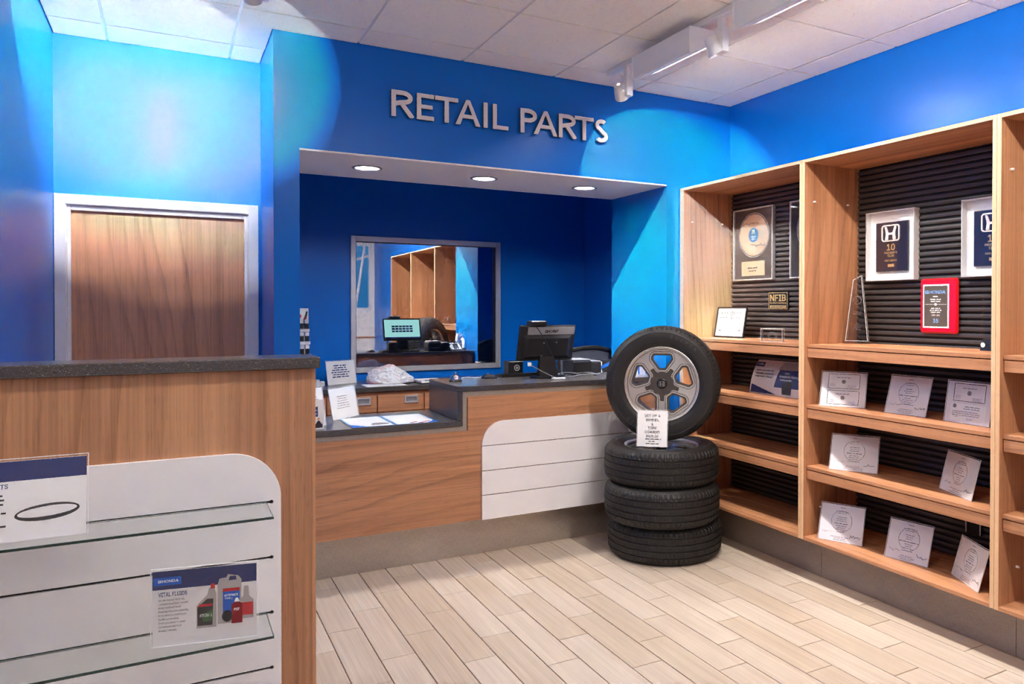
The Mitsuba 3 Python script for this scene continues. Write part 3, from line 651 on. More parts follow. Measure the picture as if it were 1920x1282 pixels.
certificate('round-seal certificate alone at the left of the middle certificate shelf', 3.197, 3.014, S3, -60, 22, .252, .200, 'seal', 31)
certificate('round-seal certificate turned sideways at the right of the middle certificate shelf', 3.334, 2.420, S3, -114, 14, .262, .194, 'seal', 41)
certificate('round-seal certificate at the left of the lowest bookcase board', 3.176, 3.075, S4, -65.9, 19.7, .241, .204, 'seal', 51)
certificate('round-seal certificate in the middle of the lowest bookcase board', 3.253, 2.683, S4, -80.9, 19.2, .229, .201, 'seal', 61)
certificate('round-seal certificate turned sharply sideways at the right of the lowest bookcase board', 3.317, 2.337, S4, -118.9, 15.4, .242, .196, 'seal', 71)

# price sign on the tires
M = standing(2.512, 3.935, 3*W+.0035, -40.6, 11)
t = stand('price_sign', 'price sign for a set of four wheels standing before the upright tire', 'sign', M, .186, .225, 11, foot=.05)
part(t, 'lettering', cat(words('SET OF 4', .093, .183, .0150, True, width=.098), words('WHEEL', .093, .157, .0150, True, width=.084), words('&', .093, .132, .0135, True), words('TIRE', .093, .108, .0150, True, width=.056), words('COMBO', .093, .083, .0150, True, width=.094), words('$800.00', .093, .058, .0140, True, width=.076)), 'ink', M)
part(t, 'small_print', cat(para(.100, .044, .15, 1, .01, .0062, 3), para(.093, .030, .06, 1, .01, .0055, 4), para(.096, .016, .10, 1, .01, .0052, 5)), 'ink', M)

# "vital fluids" sign on the lower glass shelf
M = standing(-.041, 2.155, .7178, -11.7, .6)
w_, h_ = .236, .190
t = stand('shelf_sign', 'vital fluids sign with printed bottles in a clear stand on the lower glass shelf', 'sign', M, w_, h_, .6, foot=.03)
part(t, 'banner', bar(.0, w_, h_*.745, h_*.985), 'ink_navy', M)
part(t, 'logo_tab', bar(.002, .064, h_*.80, h_*.905, PR), 'ink_blue', M)
part(t, 'logo', cat(words('HONDA', .040, h_*.838, .0065, True, width=.036, z=2*PR), prism(hmark(.0165, h_*.838+.0032, .0075, .0065, .0009), PR, 2*PR)), 'ink_white', M)
part(t, 'heading', words('VITAL FLUIDS', .013, h_*.655, .0098, True, 'l', width=.064), 'ink_navy', M)
lines = ['Honda Genuine Motor Oil,', 'Transmission Fluid, Coolant,', 'Brake Fluid and Power', 'Steering Fluid are specially', 'formulated to protect your', "Honda's components.", "Check your owner's manual", 'for recommended fluid', 'change intervals.']
part(t, 'text', cat(*[words(s, .013, h_*.595-i*.0094, .0046, False, 'l', width=.0024*len(s)) for i, s in enumerate(lines)]), 'ink', M)
def pr(poly, lev): return prism(Polygon(poly), PR, lev*PR)
part(t, 'bottle_print', cat(pr([(.098, .036), (.143, .036), (.143, .118), (.138, .136), (.127, .136), (.122, .118), (.098, .094)], 1), pr([(.146, .042), (.199, .042), (.201, .150), (.194, .160), (.170, .166), (.166, .158), (.150, .156), (.146, .140)], 2), pr([(.196, .050), (.229, .050), (.229, .096), (.219, .106), (.217, .132), (.207, .132), (.205, .106), (.196, .098)], 3)), 'ink_silver', M)
part(t, 'handle_print', pr([(.171, .150), (.190, .150), (.188, .160), (.174, .160)], 3.2), 'ink_navy', M)
part(t, 'label_print', cat(pr([(.100, .042), (.134, .042), (.136, .108), (.122, .108), (.100, .090)], 2.2)), 'ink', M)
part(t, 'label_print', pr([(.112, .052), (.134, .052), (.135, .082), (.112, .070)], 3.2), 'ink_green', M)
part(t, 'label_print', pr([(.158, .062), (.197, .062), (.197, .130), (.158, .130)], 3.2), 'ink_blue', M)
part(t, 'label_print', cat(pr([(.158, .122), (.197, .122), (.197, .130), (.158, .130)], 4), pr([(.102, .090), (.134, .090), (.134, .096), (.104, .096)], 4), pr([(.198, .058), (.228, .058), (.228, .090), (.198, .090)], 4.4)), 'ink_red', M)
part(t, 'label_print', pr([(.178, .040), (.203, .040), (.203, .088), (.195, .094), (.186, .094), (.178, .088)], 5.4), 'ink_maroon', M)
part(t, 'cap_print', pr([(.130, .134), (.140, .134), (.139, .146), (.131, .146)], 4), 'ink_red', M)
part(t, 'cap_print', pr([(.184, .094), (.197, .094), (.193, .104), (.188, .104)], 5.4), 'ink_white', M)
part(t, 'dark_print', prism(affinity.scale(Point(.168, .060).buffer(.012, 8), 1, 1.2), PR, 5.8*PR), 'ink', M)
part(t, 'label_lettering', cat(words('ATF DW-1', .119, .064, .0075, True, width=.028, z=4*PR), words('ANTIFREEZE', .177, .110, .005, True, width=.032, z=4.2*PR), words('TYPE 2', .171, .102, .005, True, width=.018, z=4.2*PR), words('PSF', .190, .072, .006, True, width=.013, z=6.5*PR)), 'ink_white', M)

# "belts" sign on the upper glass shelf
M = standing(-.413, 2.143, 1.0248, 1.0, 11.4)
t = stand('shelf_sign', 'belts sign with a printed black belt loop standing on the upper glass shelf', 'sign', M, .238, .184, 11.4, foot=.03)
part(t, 'banner', bar(0, .238, .184*.74, .184*.985), 'ink_navy', M)
part(t, 'heading', words('DRIVE BELTS', .0135, .184*.655, .0098, True, 'l', width=.075), 'ink_navy', M)
part(t, 'text', para(.0135, .184*.56, .075, 8, .0098, .004, 5, 'l'), 'ink', M)
b = affinity.scale(Point(.163, .060).buffer(.062, 24), 1, .30); b2 = affinity.scale(Point(.163, .0615).buffer(.057, 24), 1, .20)
part(t, 'belt_print', prism(affinity.rotate(b.difference(b2), 4), PR), 'ink', M)

# counter signs
M = standing(1.098, 6.300, .9438, 25.5, 10)
t = stand('counter_sign', 'white notice with six lines of bold capitals, standing left of the mirror', 'sign', M, .270, .194, 10)
part(t, 'text', para(.128, .150, .19, 6, .0185, .0085, 8), 'ink_navy', M)
M = standing(.862, 4.782, .8738, 41, 11)
t = stand('counter_sign', 'white notice with faint grey lines, the larger one leaning on the lower countertop', 'sign', M, .246, .196, 11)
part(t, 'text', para(.115, .140, .13, 6, .0145, .0040, 9), 'ink_grey', M)
M = standing(.668, 4.520, .8738, 40, 9)
t = stand('counter_sign', 'white notice behind the photo card, half hidden by the partition end', 'sign', M, .165, .228, 9)
part(t, 'text', para(.08, .17, .10, 2, .014, .004, 10), 'ink_grey', M)
M = standing(.628, 4.470, .8738, 13, 4)
t = stand('counter_sign', 'small card with a blue photo and a dark suited figure on the lower countertop', 'sign', M, .132, .168, 4, foot=.03)
part(t, 'photo', bar(.02, .104, .072, .128), 'ink_navy', M); part(t, 'photo_detail', cat(bar(.04, .10, .104, .110, PR), bar(.06, .098, .084, .090, PR)), 'ink_sky', M)
part(t, 'band', bar(.01, .128, .008, .030), 'ink_navy', M)
part(t, 'figure', prism(Polygon([(.088, .008), (.122, .008), (.120, .034), (.112, .046), (.106, .050), (.098, .044), (.090, .034)]), PR, PR), 'ink', M)
part(t, 'figure_head', disc(.106, .058, .0075, PR), 'skin_print', M)

t = thing('counter_mat', 'flat dark-edged mat with two white pages on the lower countertop', 'counter mat')
part(t, 'base', rb(.900, 1.420, 4.428, 4.850, .8735, .8755, .0008), 'navy_board')
for x0, x1 in ((.908, 1.150), (1.158, 1.412)):
    p = part(t, 'page', bx(x0, x1, 4.436, 4.842, .8755, .8759), 'paper')
    f = sbox(x0, 4.436, x1, 4.842); part(p, 'border', prism(f.difference(f.buffer(-.010)), .0002, .8759), 'ink_sky')
    part(p, 'corner_print', prism(Polygon([(x0, 4.436), (x0+.09, 4.436), (x0, 4.56)]) if x0 < 1 else Polygon([(x1, 4.436), (x1-.07, 4.436), (x1, 4.53)]), .0002, .8761), 'ink_blue')
part(t, 'car_print', prism(Polygon([(1.03, 4.49), (1.13, 4.49), (1.135, 4.53), (1.10, 4.56), (1.05, 4.56), (1.03, 4.53)]), .0003, .8760), 'ink_grey')
part(t, 'figure_print', cat(*[prism(Point(1.26+.025*i, 4.475+.02*math.sin(i*2.1)).buffer(.013, 5), .0003, .8760+i*.00005) for i in range(5)]), 'ink_maroon')

# ================================================================ on the black backs of the bookcases
def wall_frame(y_left, z0, x=3.5575): return standing(x, y_left, z0, -90, 0)
def record(y, z0, label):
    M = wall_frame(y, z0); t = thing('record_award', label, 'framed record', 'framed gold records')
    w, h = .412, .506
    part(t, 'board', bx(.008, w-.008, .008, h-.008, -.008, .006), 'velvet_black', M)
    part(t, 'frame', cat(rb(0, w, 0, .010, -.010, .020), rb(0, w, h-.010, h, -.010, .020), rb(0, .010, .010, h-.010, -.010, .020), rb(w-.010, w, .010, h-.010, -.010, .020)), 'aluminium', M, label='thin silver frame')
    c = (w*.51, h*.625)
    part(t, 'record', moved(lathe([(0, .0085), (.028, .0085), (.04, .0088)]+[(.045+.004*i, .0085+.0006*(i % 2)) for i in range(24)]+[(.144, .0085), (.146, .006), (0, .006)], 64), tr(*c, 0)), 'gold', M, smooth=15, label='gold record')
    part(t, 'record_rim', ring(*c, .156, .005, .006), 'aluminium', M)
    part(t, 'record_label', disc(*c, .050, .0092), 'ink_blue', M)
    part(t, 'label_print', cat(prism(hmark(c[0], c[1]+.027, .022, .018, .003), PR, .0097), words('HONDA', c[0], c[1]+.008, .0075, True, width=.04, z=.0097), para(c[0], c[1]-.012, .05, 3, .010, .005, 6, z=.0097)), 'ink_white', M)
    part(t, 'signature', cat(scrawl(c[0]-.11, c[1]+.082, .16, .022, 4, .0022, .0098), scrawl(c[0]-.03, c[1]-.072, .15, .03, 5, .003, .0098)), 'ink', M)
    part(t, 'name_plate', rb(w*.205, w*.785, h*.065, h*.265, .006, .0085, .001), 'gold', M)
    part(t, 'plate_text', cat(para(w*.49, h*.165, .10, 1, .01, .008, 2, z=.0086), para(w*.49, h*.125, .12, 1, .01, .006, 3, z=.0086)), 'ink', M)
    part(t, 'clear_front', quad((.01, .01, .018), (w-.01, .01, .018), (w-.01, h-.01, .018), (.01, h-.01, .018)), 'clear_sheet', M)
record(4.262, 1.760, 'framed gold record with a blue label, fully in view in the corner bookcase')
record(3.690, 1.760, 'framed record half hidden by the upright of the corner bookcase')
M = wall_frame(3.899, 1.556)
t = thing('name_plaque', 'small black plaque reading NFIB under the gold records', 'plaque')
part(t, 'board', rb(0, .188, 0, .119, -.002, .010, .002), 'black_plastic', M)
f = sbox(.004, .004, .184, .115); part(t, 'border', prism(f.difference(f.buffer(-.0035)), .0008, .010), 'brass', M)
part(t, 'lettering', cat(words('NFIB', .094, .058, .042, True, z=.0102, width=.15, depth=.0015), words('The Voice of Small Business', .094, .040, .0095, True, z=.0102, width=.16, depth=.0008)), 'brass', M)
part(t, 'member_bar', bar(.018, .170, .012, .028, .0102, .0006), 'brass', M); part(t, 'member_text', words('MEMBER', .094, .0155, .009, True, z=.0109, width=.13), 'ink', M)

def award(y, z0, label):
    M = wall_frame(y, z0); t = thing('award_frame', label, 'framed award', 'framed emblem awards')
    w, h = .325, .392
    part(t, 'mat', bx(.006, w-.006, .006, h-.006, -.008, .004), 'paper', M, label='white mat')
    part(t, 'box_side', cat(bx(0, w, 0, .005, -.008, .040), bx(0, w, h-.005, h, -.008, .040), bx(0, .005, .005, h-.005, -.008, .040), bx(w-.005, w, .005, h-.005, -.008, .040)), 'light_plastic', M, label='clear acrylic box side')
    part(t, 'plaque', rb(w*.17, w*.83, h*.13, h*.84, .004, .020, .003), 'navy_board', M, label='black plaque')
    part(t, 'emblem', prism(hmark(w*.49, h*.68, .108, .094, .0072), .006, .0201), 'letter_silver', M, label='silver H emblem')
    part(t, 'print', cat(words('10', w*.49, h*.435, .034, True, z=.0202), words("PRESIDENT'S", w*.49, h*.385, .0105, True, z=.0202, width=.085), words('CLUB', w*.49, h*.34, .012, True, z=.0202), words('GREAT SERVICE', w*.49, h*.275, .009, True, z=.0202, width=.082)), 'brass', M)
    part(t, 'year_tab', bar(w*.43, w*.56, h*.195, h*.235, .0202), 'brass', M)
    part(t, 'clear_front', quad((.002, .002, .040), (w-.002, .002, .040), (w-.002, h-.002, .040), (.002, h-.002, .040)), 'clear_sheet', M)
award(3.047, 1.722, 'framed chrome H emblem on a black plaque with white mat, fully in view')
award(2.440, 1.724, 'framed H emblem award half hidden by the right upright of the middle bookcase')
M = wall_frame(2.698, 1.430)
t = thing('anniversary_plaque', 'red lacquered plaque with a grey plate reading HONDA and 35', 'plaque')
part(t, 'board', rb(0, .226, 0, .294, -.002, .020, .010), 'red_lacquer', M)
pl = sbox(.022, .030, .178, .262)
part(t, 'plate_edge', prism(pl, .0015, .020), 'ink_white', M); part(t, 'plate', prism(pl.buffer(-.0085, join_style=2), .0008, .0215), 'plate_grey', M)
part(t, 'heading', cat(words('HONDA', .110, .212, .017, True, z=.0224, width=.096), prism(hmark(.046, .2205, .019, .017, .0026), PR, .0224)), 'ink_sky', M)
part(t, 'text', cat(para(.100, .194, .05, 1, .01, .0055, 1, z=.0224), para(.100, .179, .066, 2, .011, .0055, 2, z=.0224), bar(.034, .166, .154, .156, .0224), disc(.100, .155, .007, .0226), para(.100, .132, .085, 3, .0105, .005, 3, z=.0224), words('1970 - 2005', .100, .094, .0075, True, z=.0224, width=.05)), 'ink_white', M)
part(t, 'number', words('35', .100, .058, .020, True, z=.0224), 'ink_sky', M)
t = thing('wall_outlet', 'small grey outlet box low on the black back of the middle bookcase', 'outlet')
part(t, 'plate', rb(3.545, 3.5575, 2.34, 2.42, .415, .485, .002), 'black_plastic'); part(t, 'bracket', cat(rb(3.54, 3.545, 2.338, 2.344, .42, .49, .001), rb(3.54, 3.545, 2.416, 2.422, .42, .49, .001)), 'light_plastic')

# ---------------------------------------------------------------- standing on the shelves
M = standing(3.386, 4.280, S1+.0005, -86, 10.6)
t = thing('photo_frame', 'black framed certificate with a row of small emblems, leaning on the top shelf', 'framed certificate')
w, h = .292, .216
part(t, 'sheet', bx(.006, w-.006, .006, h-.006, -.004, .002), 'paper', M)
part(t, 'frame', cat(rb(0, w, 0, .009, -.008, .007), rb(0, w, h-.009, h, -.008, .007), rb(0, .009, .009, h-.009, -.008, .007), rb(w-.009, w, .009, h-.009, -.008, .007)), 'black_plastic', M)
tri = [Polygon([(0, 0), (.010, .006), (.002, .012)]), Polygon([(.008, -.006), (.020, .002), (.012, -.002)])]
em, ed = [], []
for r_ in range(2):
    for sx in (.045, .170):
        for i in range(3):
            px_, py_ = sx+.028*i-.004*r_, .168-.034*r_; em.append(affinity.translate(tri[0], px_, py_)); ed.append(affinity.translate(tri[1], px_, py_))
part(t, 'emblem', prism(unary_union(em), PR, .002), 'ink', M); part(t, 'emblem', prism(unary_union(ed), PR, .002), 'ink_maroon', M)
part(t, 'seal', cat(ring(.150, .170, .014, .004, .002), ring(.136, .140, .012, .003, .002), ring(.160, .140, .011, .003, .002)), 'ink_grey', M)
part(t, 'signature', cat(scrawl(.040, .050, .02, .02, 3, .002, .002), scrawl(.232, .050, .02, .02, 4, .002, .002)), 'ink', M)
part(t, 'back_leg', moved(rb(.12, .16, .01, .15, -.012, -.009), I4), 'black_plastic', M)
t = single('crystal_block', moved(rb(-.066, .066, -.022, .022, 0, .078, .003), tr(3.205, 3.485, S1+.0008) @ rotz(-58)), 'crystal', 'small clear crystal block on the front edge of the top shelf', 'crystal award')
cb = [(x, y, z) for z in (0, .078) for x, y in ((-.066, -.022), (.066, -.022), (.066, .022), (-.066, .022))]
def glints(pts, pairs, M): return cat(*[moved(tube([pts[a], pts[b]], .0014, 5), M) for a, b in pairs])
part(t, 'painted_glint', glints(cb, [(4, 5), (5, 6), (6, 7), (7, 4), (0, 4), (1, 5), (2, 6), (3, 7), (0, 1)], tr(3.205, 3.485, S1+.0008) @ rotz(-58)), 'frost_and_glint')  # pale tubes stand in for light glinting along the block edges
part(t, 'etching', cat(*[moved(ring(0, .030, .030-.006*i, .0014), tr(3.2045, 3.4845, S1) @ rotz(-58) @ XZ) for i in range(3)]), 'frost_and_glint')
ob = hull([(-.062, -.020, 0), (.062, -.020, 0), (.062, .020, 0), (-.062, .020, 0), (-.020, -.014, .352), (.024, -.014, .376), (.024, .014, .376), (-.020, .014, .352)])
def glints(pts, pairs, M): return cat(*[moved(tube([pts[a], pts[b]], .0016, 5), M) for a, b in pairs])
obp = [(-.062, -.020, 0), (.062, -.020, 0), (.062, .020, 0), (-.062, .020, 0), (-.020, -.014, .352), (.024, -.014, .376), (.024, .014, .376), (-.020, .014, .352)]
EDGES = [(0, 4), (1, 5), (2, 6), (3, 7), (4, 5), (5, 6), (6, 7), (7, 4), (0, 1), (1, 2), (2, 3), (3, 0)]
t = single('crystal_obelisk', moved(ob, tr(3.462, 3.058, S1+.016) @ rotz(-60)), 'crystal', 'tall tapered clear crystal award at the left of the top shelf, middle bookcase', 'crystal award')
part(t, 'base', moved(rb(-.075, .075, -.035, .035, 0, .015, .002), tr(3.462, 3.058, S1+.0005) @ rotz(-60)), 'crystal')
part(t, 'painted_glint', glints(obp, EDGES, tr(3.462, 3.058, S1+.016) @ rotz(-60)), 'frost_and_glint', label='pale tubes painted as glints on the edges')  # edge glints modelled as pale tubes on the clear crystal
part(t, 'etching', cat(moved(cat(ring(0, .235, .024, .003), para(0, .165, .05, 2, .012, .004, 2), para(0, .09, .05, 3, .012, .004, 3)), tr(3.462, 3.058, S1+.016) @ rotz(-60) @ XZ)), 'frost_and_glint')
t = thing('crystal_plate', 'clear crystal plate on a black base, mostly hidden by the right upright', 'crystal award')
part(t, 'base', moved(hull([(-.05, -.03, 0), (.05, -.03, 0), (.05, .03, 0), (-.05, .03, 0), (-.042, -.018, .055), (.042, -.018, .055), (.042, .018, .055), (-.042, .018, .055)]), tr(3.43, 2.205, S1+.0005) @ rotz(-90)), 'black_plastic')
part(t, 'plate', moved(rb(-.055, .055, -.008, .008, .055, .27, .003), tr(3.43, 2.205, S1+.001) @ rotz(-90)), 'crystal')
part(t, 'badge', moved(disc(-.035, .028, .012), tr(3.43, 2.205, S1) @ rotz(-90) @ tr(0, -.030, 0) @ XZ), 'frost_and_glint')

# curved battery sign
BR_ = .34
def bend(m):
    m = m.copy(); v = m.vertices; a = v[:, 1]/BR_
    m.vertices = np.column_stack([v[:, 0], (BR_-v[:, 2]*-1)*np.sin(a), v[:, 2]*np.cos(a)-BR_*(1-np.cos(a))]); return m
def sheet(x0, x1, y0, y1, z, n=10):
    ys = np.linspace(y0, y1, n+1); v, f = [], []
    for y in ys: v += [(x0, y, z), (x1, y, z)]
    for i in range(n): f += [[2*i, 2*i+1, 2*i+3], [2*i, 2*i+3, 2*i+2]]
    return trimesh.Trimesh(np.array(v), f, process=False)
def bent(poly, z, n=10):
    b = poly.bounds; ys = np.linspace(b[1], b[3], n+1)
    ps = [poly.intersection(sbox(b[0], ys[i], b[2], ys[i+1])) for i in range(n)]
    return cat(*[bend(prism(p, PR, z)) for p in ps if p.area > 1e-9])
M = standing(3.300, 3.800, S2+.0005, -87.6, 2)
t = thing('battery_sign', 'curved grey and navy battery sign on the second shelf of the corner bookcase', 'sign')
w, h = .46, .232
part(t, 'sheet', bend(sheet(0, w, 0, h, 0, 14)), 'paper_mauve', M, smooth=True)
part(t, 'back', bend(sheet(0, w, 0, h, -.002, 14)), 'paper', M, smooth=True)
part(t, 'logo_tab', bent(sbox(.004, .180, .078, .214), PR), 'ink_navy', M); part(t, 'logo', bend(words('HONDA', .042, .193, .010, True, width=.05, z=2*PR)), 'ink_white', M)
part(t, 'text', cat(*[bend(words(s, .024, .150-.021*i, .0115, True, 'l', z=PR, width=.0066*len(s))) for i, s in enumerate(['Health comes first. Get', 'your battery checked by a', 'Honda Trained Technician'])]), 'ink', M)
part(t, 'photo', bent(Polygon([(.210, .052), (w, .052), (w, .222), (.235, .222)]), PR), 'ink_navy', M)
part(t, 'photo', bent(Polygon([(.215, .168), (w, .168), (w, .222), (.235, .222)]), 2*PR), 'ink_silver', M)
part(t, 'photo_text', cat(bend(words('Honda', .30, .142, .010, True, z=2*PR)), bend(words('Roadside Battery', .325, .118, .014, True, z=2*PR, width=.17)), bend(words('testing service', .30, .098, .010, True, z=2*PR, width=.10))), 'ink_white', M)
part(t, 'wedge', bent(Polygon([(.008, .006), (.230, .006), (.012, .060)]), PR), 'ink_navy', M)
part(t, 'device_print', bent(Polygon([(.285, .012), (.36, .012), (.36, .092), (.292, .092), (.28, .06)]), 3*PR), 'ink', M)

# ================================================================ on the upper countertop
Z1 = 1.0835
M = standing(2.478, 4.760, 1.205, 180, 15)
t = thing('computer_monitor', 'black computer monitor seen from behind on the upper countertop', 'monitor')
w, h = .420, .250
part(t, 'shell', rb(0, w, 0, h, -.020, 0, .004), 'black_matte', M)
part(t, 'rear_bulge', hull([(.02, .015, -.0205), (w-.02, .015, -.0205), (w-.02, h-.066, -.0205), (.02, h-.066, -.0205), (.06, .04, -.044), (w-.06, .04, -.044), (w-.06, h-.085, -.040), (.06, h-.085, -.040)]), 'black_matte', M)
part(t, 'bezel', cat(bx(0, w, 0, .022, 0, .004), bx(0, w, h-.012, h, 0, .004), bx(0, .012, .022, h-.012, 0, .004), bx(w-.012, w, .022, h-.012, 0, .004)), 'black_plastic', M)
k = part(t, 'screen', bx(.012, w-.012, .022, h-.012, 0, .001), 'screen_black', M); scene[k]['emitter'] = {'type': 'area', 'radiance': rgb(.30, .62, .60)}
part(t, 'screen_window', cat(*[bar(.092+.040*i, .126+.040*i, .150-.028*j, .170-.028*j, .0012) for i in range(6) for j in range(3)]+[bar(.012, w-.012, .022, .038, .0012)]), 'ink_navy', M)
M2 = standing(2.058, 4.760, 1.205, 0, -15)
part(t, 'rear_band', rb(.055, w-.008, h-.062, h-.006, .0204, .0225, .001), 'grey_plastic', M2, label='grey band across the back')
part(t, 'rear_lettering', words('acer', .235, h-.047, .024, True, z=.0227, width=.105, depth=.001), 'black_plastic', M2)
part(t, 'screw', cat(*[disc(x, y, .0035, .0415, .003) for x, y in ((.175, .135), (.27, .137), (.25, .045), (.165, .043))]), 'aluminium', M2)
part(t, 'neck', hull([(2.20, 4.68, Z1+.012), (2.34, 4.68, Z1+.012), (2.20, 4.73, Z1+.012), (2.34, 4.73, Z1+.012), (2.22, 4.722, 1.27), (2.32, 4.722, 1.27), (2.22, 4.742, 1.27), (2.32, 4.742, 1.27)]), 'black_plastic')
part(t, 'base', moved(prism(affinity.scale(Point(0, 0).buffer(.12, 16), 1.05, .75), .012), tr(2.27, 4.71, Z1)), 'black_plastic')
t = thing('scanner_bar', 'black webcam clipped on the top left corner of the monitor', 'webcam')
part(t, 'body', rb(2.125, 2.245, 4.655, 4.735, 1.442, 1.476, .006), 'black_plastic'); part(t, 'top_strip', bx(2.135, 2.235, 4.665, 4.725, 1.476, 1.4775), 'light_plastic')
part(t, 'cable', tube(spline([(2.15, 4.65, 1.445), (2.20, 4.618, 1.36), (2.26, 4.615, 1.25), (2.31, 4.612, 1.15), (2.325, 4.60, 1.098), (2.35, 4.60, 1.09)], 30), .003, 6), 'black_plastic', smooth=40)
t = thing('desk_speaker', 'small black speaker box with a round badge, left of the monitor', 'speaker')
part(t, 'box', rb(2.055, 2.165, 4.88, 4.98, Z1, 1.190, .004), 'black_plastic')
part(t, 'badge', moved(cat(ring(2.117, 1.145, .022, .007), disc(2.117, 1.145, .009)), tr(0, 4.8798, 0) @ XZ), 'ink_silver')
t = thing('keyboard', 'black keyboard lying behind the monitor on the upper countertop', 'keyboard')
part(t, 'body', hull([(1.985, 4.84, Z1), (2.40, 4.84, Z1), (2.40, 4.975, Z1), (1.985, 4.975, Z1), (1.985, 4.84, Z1+.020), (2.40, 4.84, Z1+.020), (2.40, 4.97, Z1+.012), (1.985, 4.97, Z1+.012)]), 'black_plastic')
part(t, 'keys', cat(*[bx(1.995+.027*i, 2.018+.027*i, 4.855+.022*j, 4.873+.022*j, Z1+.016, Z1+.0235-.0015*j) for i in range(15) for j in range(5)]), 'black_matte')
ms = trimesh.creation.icosphere(3); ms.apply_scale((.032, .055, .030)); ms.vertices[:, 2] = np.maximum(ms.vertices[:, 2], 0)
t = thing('computer_mouse', 'black computer mouse near the back edge, right of the bell', 'mouse')
part(t, 'body', moved(ms, tr(1.895, 4.845, Z1) @ rotz(60)), 'black_plastic', smooth=50)
part(t, 'wheel', rb(1.888, 1.902, 4.855, 4.870, Z1+.024, Z1+.032, .002), 'aluminium')
t = thing('service_bell', 'round chrome service bell at the left end of the upper countertop', 'bell')
part(t, 'base', lathe([(0, 0), (.042, 0), (.043, .004), (.038, .010), (.030, .012), (0, .012)], 32), 'black_plastic', tr(1.622, 4.740, Z1), smooth=35)
part(t, 'dome', lathe([(.037, .014), (.0375, .017), (.035, .026), (.028, .037), (.016, .045), (.006, .047), (0, .047), (0, .044), (.02, .04), (.034, .02), (.037, .014)], 36), 'chrome', tr(1.622, 4.740, Z1), smooth=35)
part(t, 'button', lathe([(0, .046), (.004, .046), (.004, .053), (.006, .055), (.005, .060), (0, .061)], 14), 'chrome', tr(1.622, 4.740, Z1), smooth=35)
t = thing('label_printer', 'small black label printer right of the monitor', 'printer')
part(t, 'body', rb(2.505, 2.655, 4.76, 4.945, Z1, 1.185, .008), 'black_plastic'); part(t, 'lid', rb(2.512, 2.648, 4.77, 4.935, 1.1855, 1.198, .005), 'grey_plastic')
part(t, 'front_slot', bx(2.52, 2.64, 4.945, 4.947, 1.12, 1.13), 'grey_plastic')
t = thing('card_terminal', 'low black box with a grey lid, between the printer and the phone', 'card terminal')
part(t, 'body', rb(2.665, 2.755, 4.80, 4.93, Z1, 1.170, .005), 'black_matte'); part(t, 'lid', rb(2.668, 2.752, 4.803, 4.927, 1.1705, 1.180, .004), 'grey_plastic')
t = thing('desk_phone', 'desk phone with a blue card on its back and an upright handset', 'phone')
part(t, 'body', hull([(2.765, 4.96, Z1), (2.885, 4.96, Z1), (2.765, 4.83, Z1), (2.885, 4.83, Z1), (2.765, 4.96, Z1+.018), (2.885, 4.96, Z1+.018), (2.765, 4.84, Z1+.085), (2.885, 4.84, Z1+.085)]), 'light_plastic')
MP = standing(2.885, 4.9615, Z1+.020, 180, 60.5)
part(t, 'keypad', cat(*[bar(.03+.02*i, .045+.02*i, .02+.02*j, .034+.02*j, .0005, .003) for i in range(3) for j in range(4)]), 'black_plastic', MP)
part(t, 'display', bar(.02, .10, .108, .130, .0005, .002), 'grey_plastic', MP)
part(t, 'handset', tube(spline([(2.905, 4.965, Z1+.02), (2.925, 4.91, Z1+.085), (2.935, 4.86, Z1+.118), (2.94, 4.82, Z1+.120)], 16), .019, 12), 'light_plastic', smooth=40)
part(t, 'back_card', quad((2.770, 4.826, Z1+.03), (2.86, 4.826, Z1+.065), (2.848, 4.826, Z1+.088), (2.758, 4.826, Z1+.052)), 'ink_blue')
part(t, 'back_stand', rb(2.78, 2.87, 4.829, 4.838, Z1, Z1+.10, .003), 'black_plastic')
part(t, 'cord', tube(spline([(2.90, 4.96, Z1+.03), (2.91, 5.02, 1.02), (2.90, 5.03, .90), (2.88, 5.03, .98), (2.87, 4.99, 1.09)], 40), .005, 6), 'black_plastic', smooth=40)
t = thing('wipes_box', 'white box with a dark red badge, seen through the upright wheel', 'box')
part(t, 'body', hull([(2.935, 4.585, Z1), (3.010, 4.585, Z1), (2.935, 4.665, Z1), (3.010, 4.665, Z1), (2.945, 4.60, 1.27), (3.0, 4.60, 1.27), (2.945, 4.65, 1.27), (3.0, 4.65, 1.27), (2.936, 4.586, 1.22), (3.009, 4.586, 1.22), (2.936, 4.664, 1.22), (3.009, 4.664, 1.22)]), 'light_plastic')
part(t, 'badge', moved(prism(affinity.scale(Point(2.972, 1.195).buffer(.020, 10), 1, 1.2), .0006), tr(0, 4.5855, 0) @ XZ), 'ink_maroon')
part(t, 'stripe', moved(cat(bar(2.936, 2.948, Z1+.004, 1.20), bar(2.998, 3.009, Z1+.004, 1.20)), tr(0, 4.5847, 0) @ XZ), 'ink_blue')
t = thing('power_adapter', 'white adapter lying at the front edge of the upper countertop', 'adapter')
part(t, 'body', rb(2.225, 2.315, 4.515, 4.555, Z1, Z1+.014, .004), 'light_plastic')
part(t, 'cord', tube(spline([(2.27, 4.556, Z1+.008), (2.25, 4.60, Z1+.02), (2.20, 4.64, Z1+.05), (2.14, 4.665, Z1+.085), (2.125, 4.672, Z1+.10)], 24), .003, 6), 'grey_plastic', smooth=40)
part(t, 'plug', rb(2.108, 2.132, 4.665, 4.680, Z1+.086, Z1+.112, .002), 'light_plastic')
t = thing('cable_coil', 'loose grey cables tangled between the monitor and the phone', 'cables')
r_ = random.Random(3)
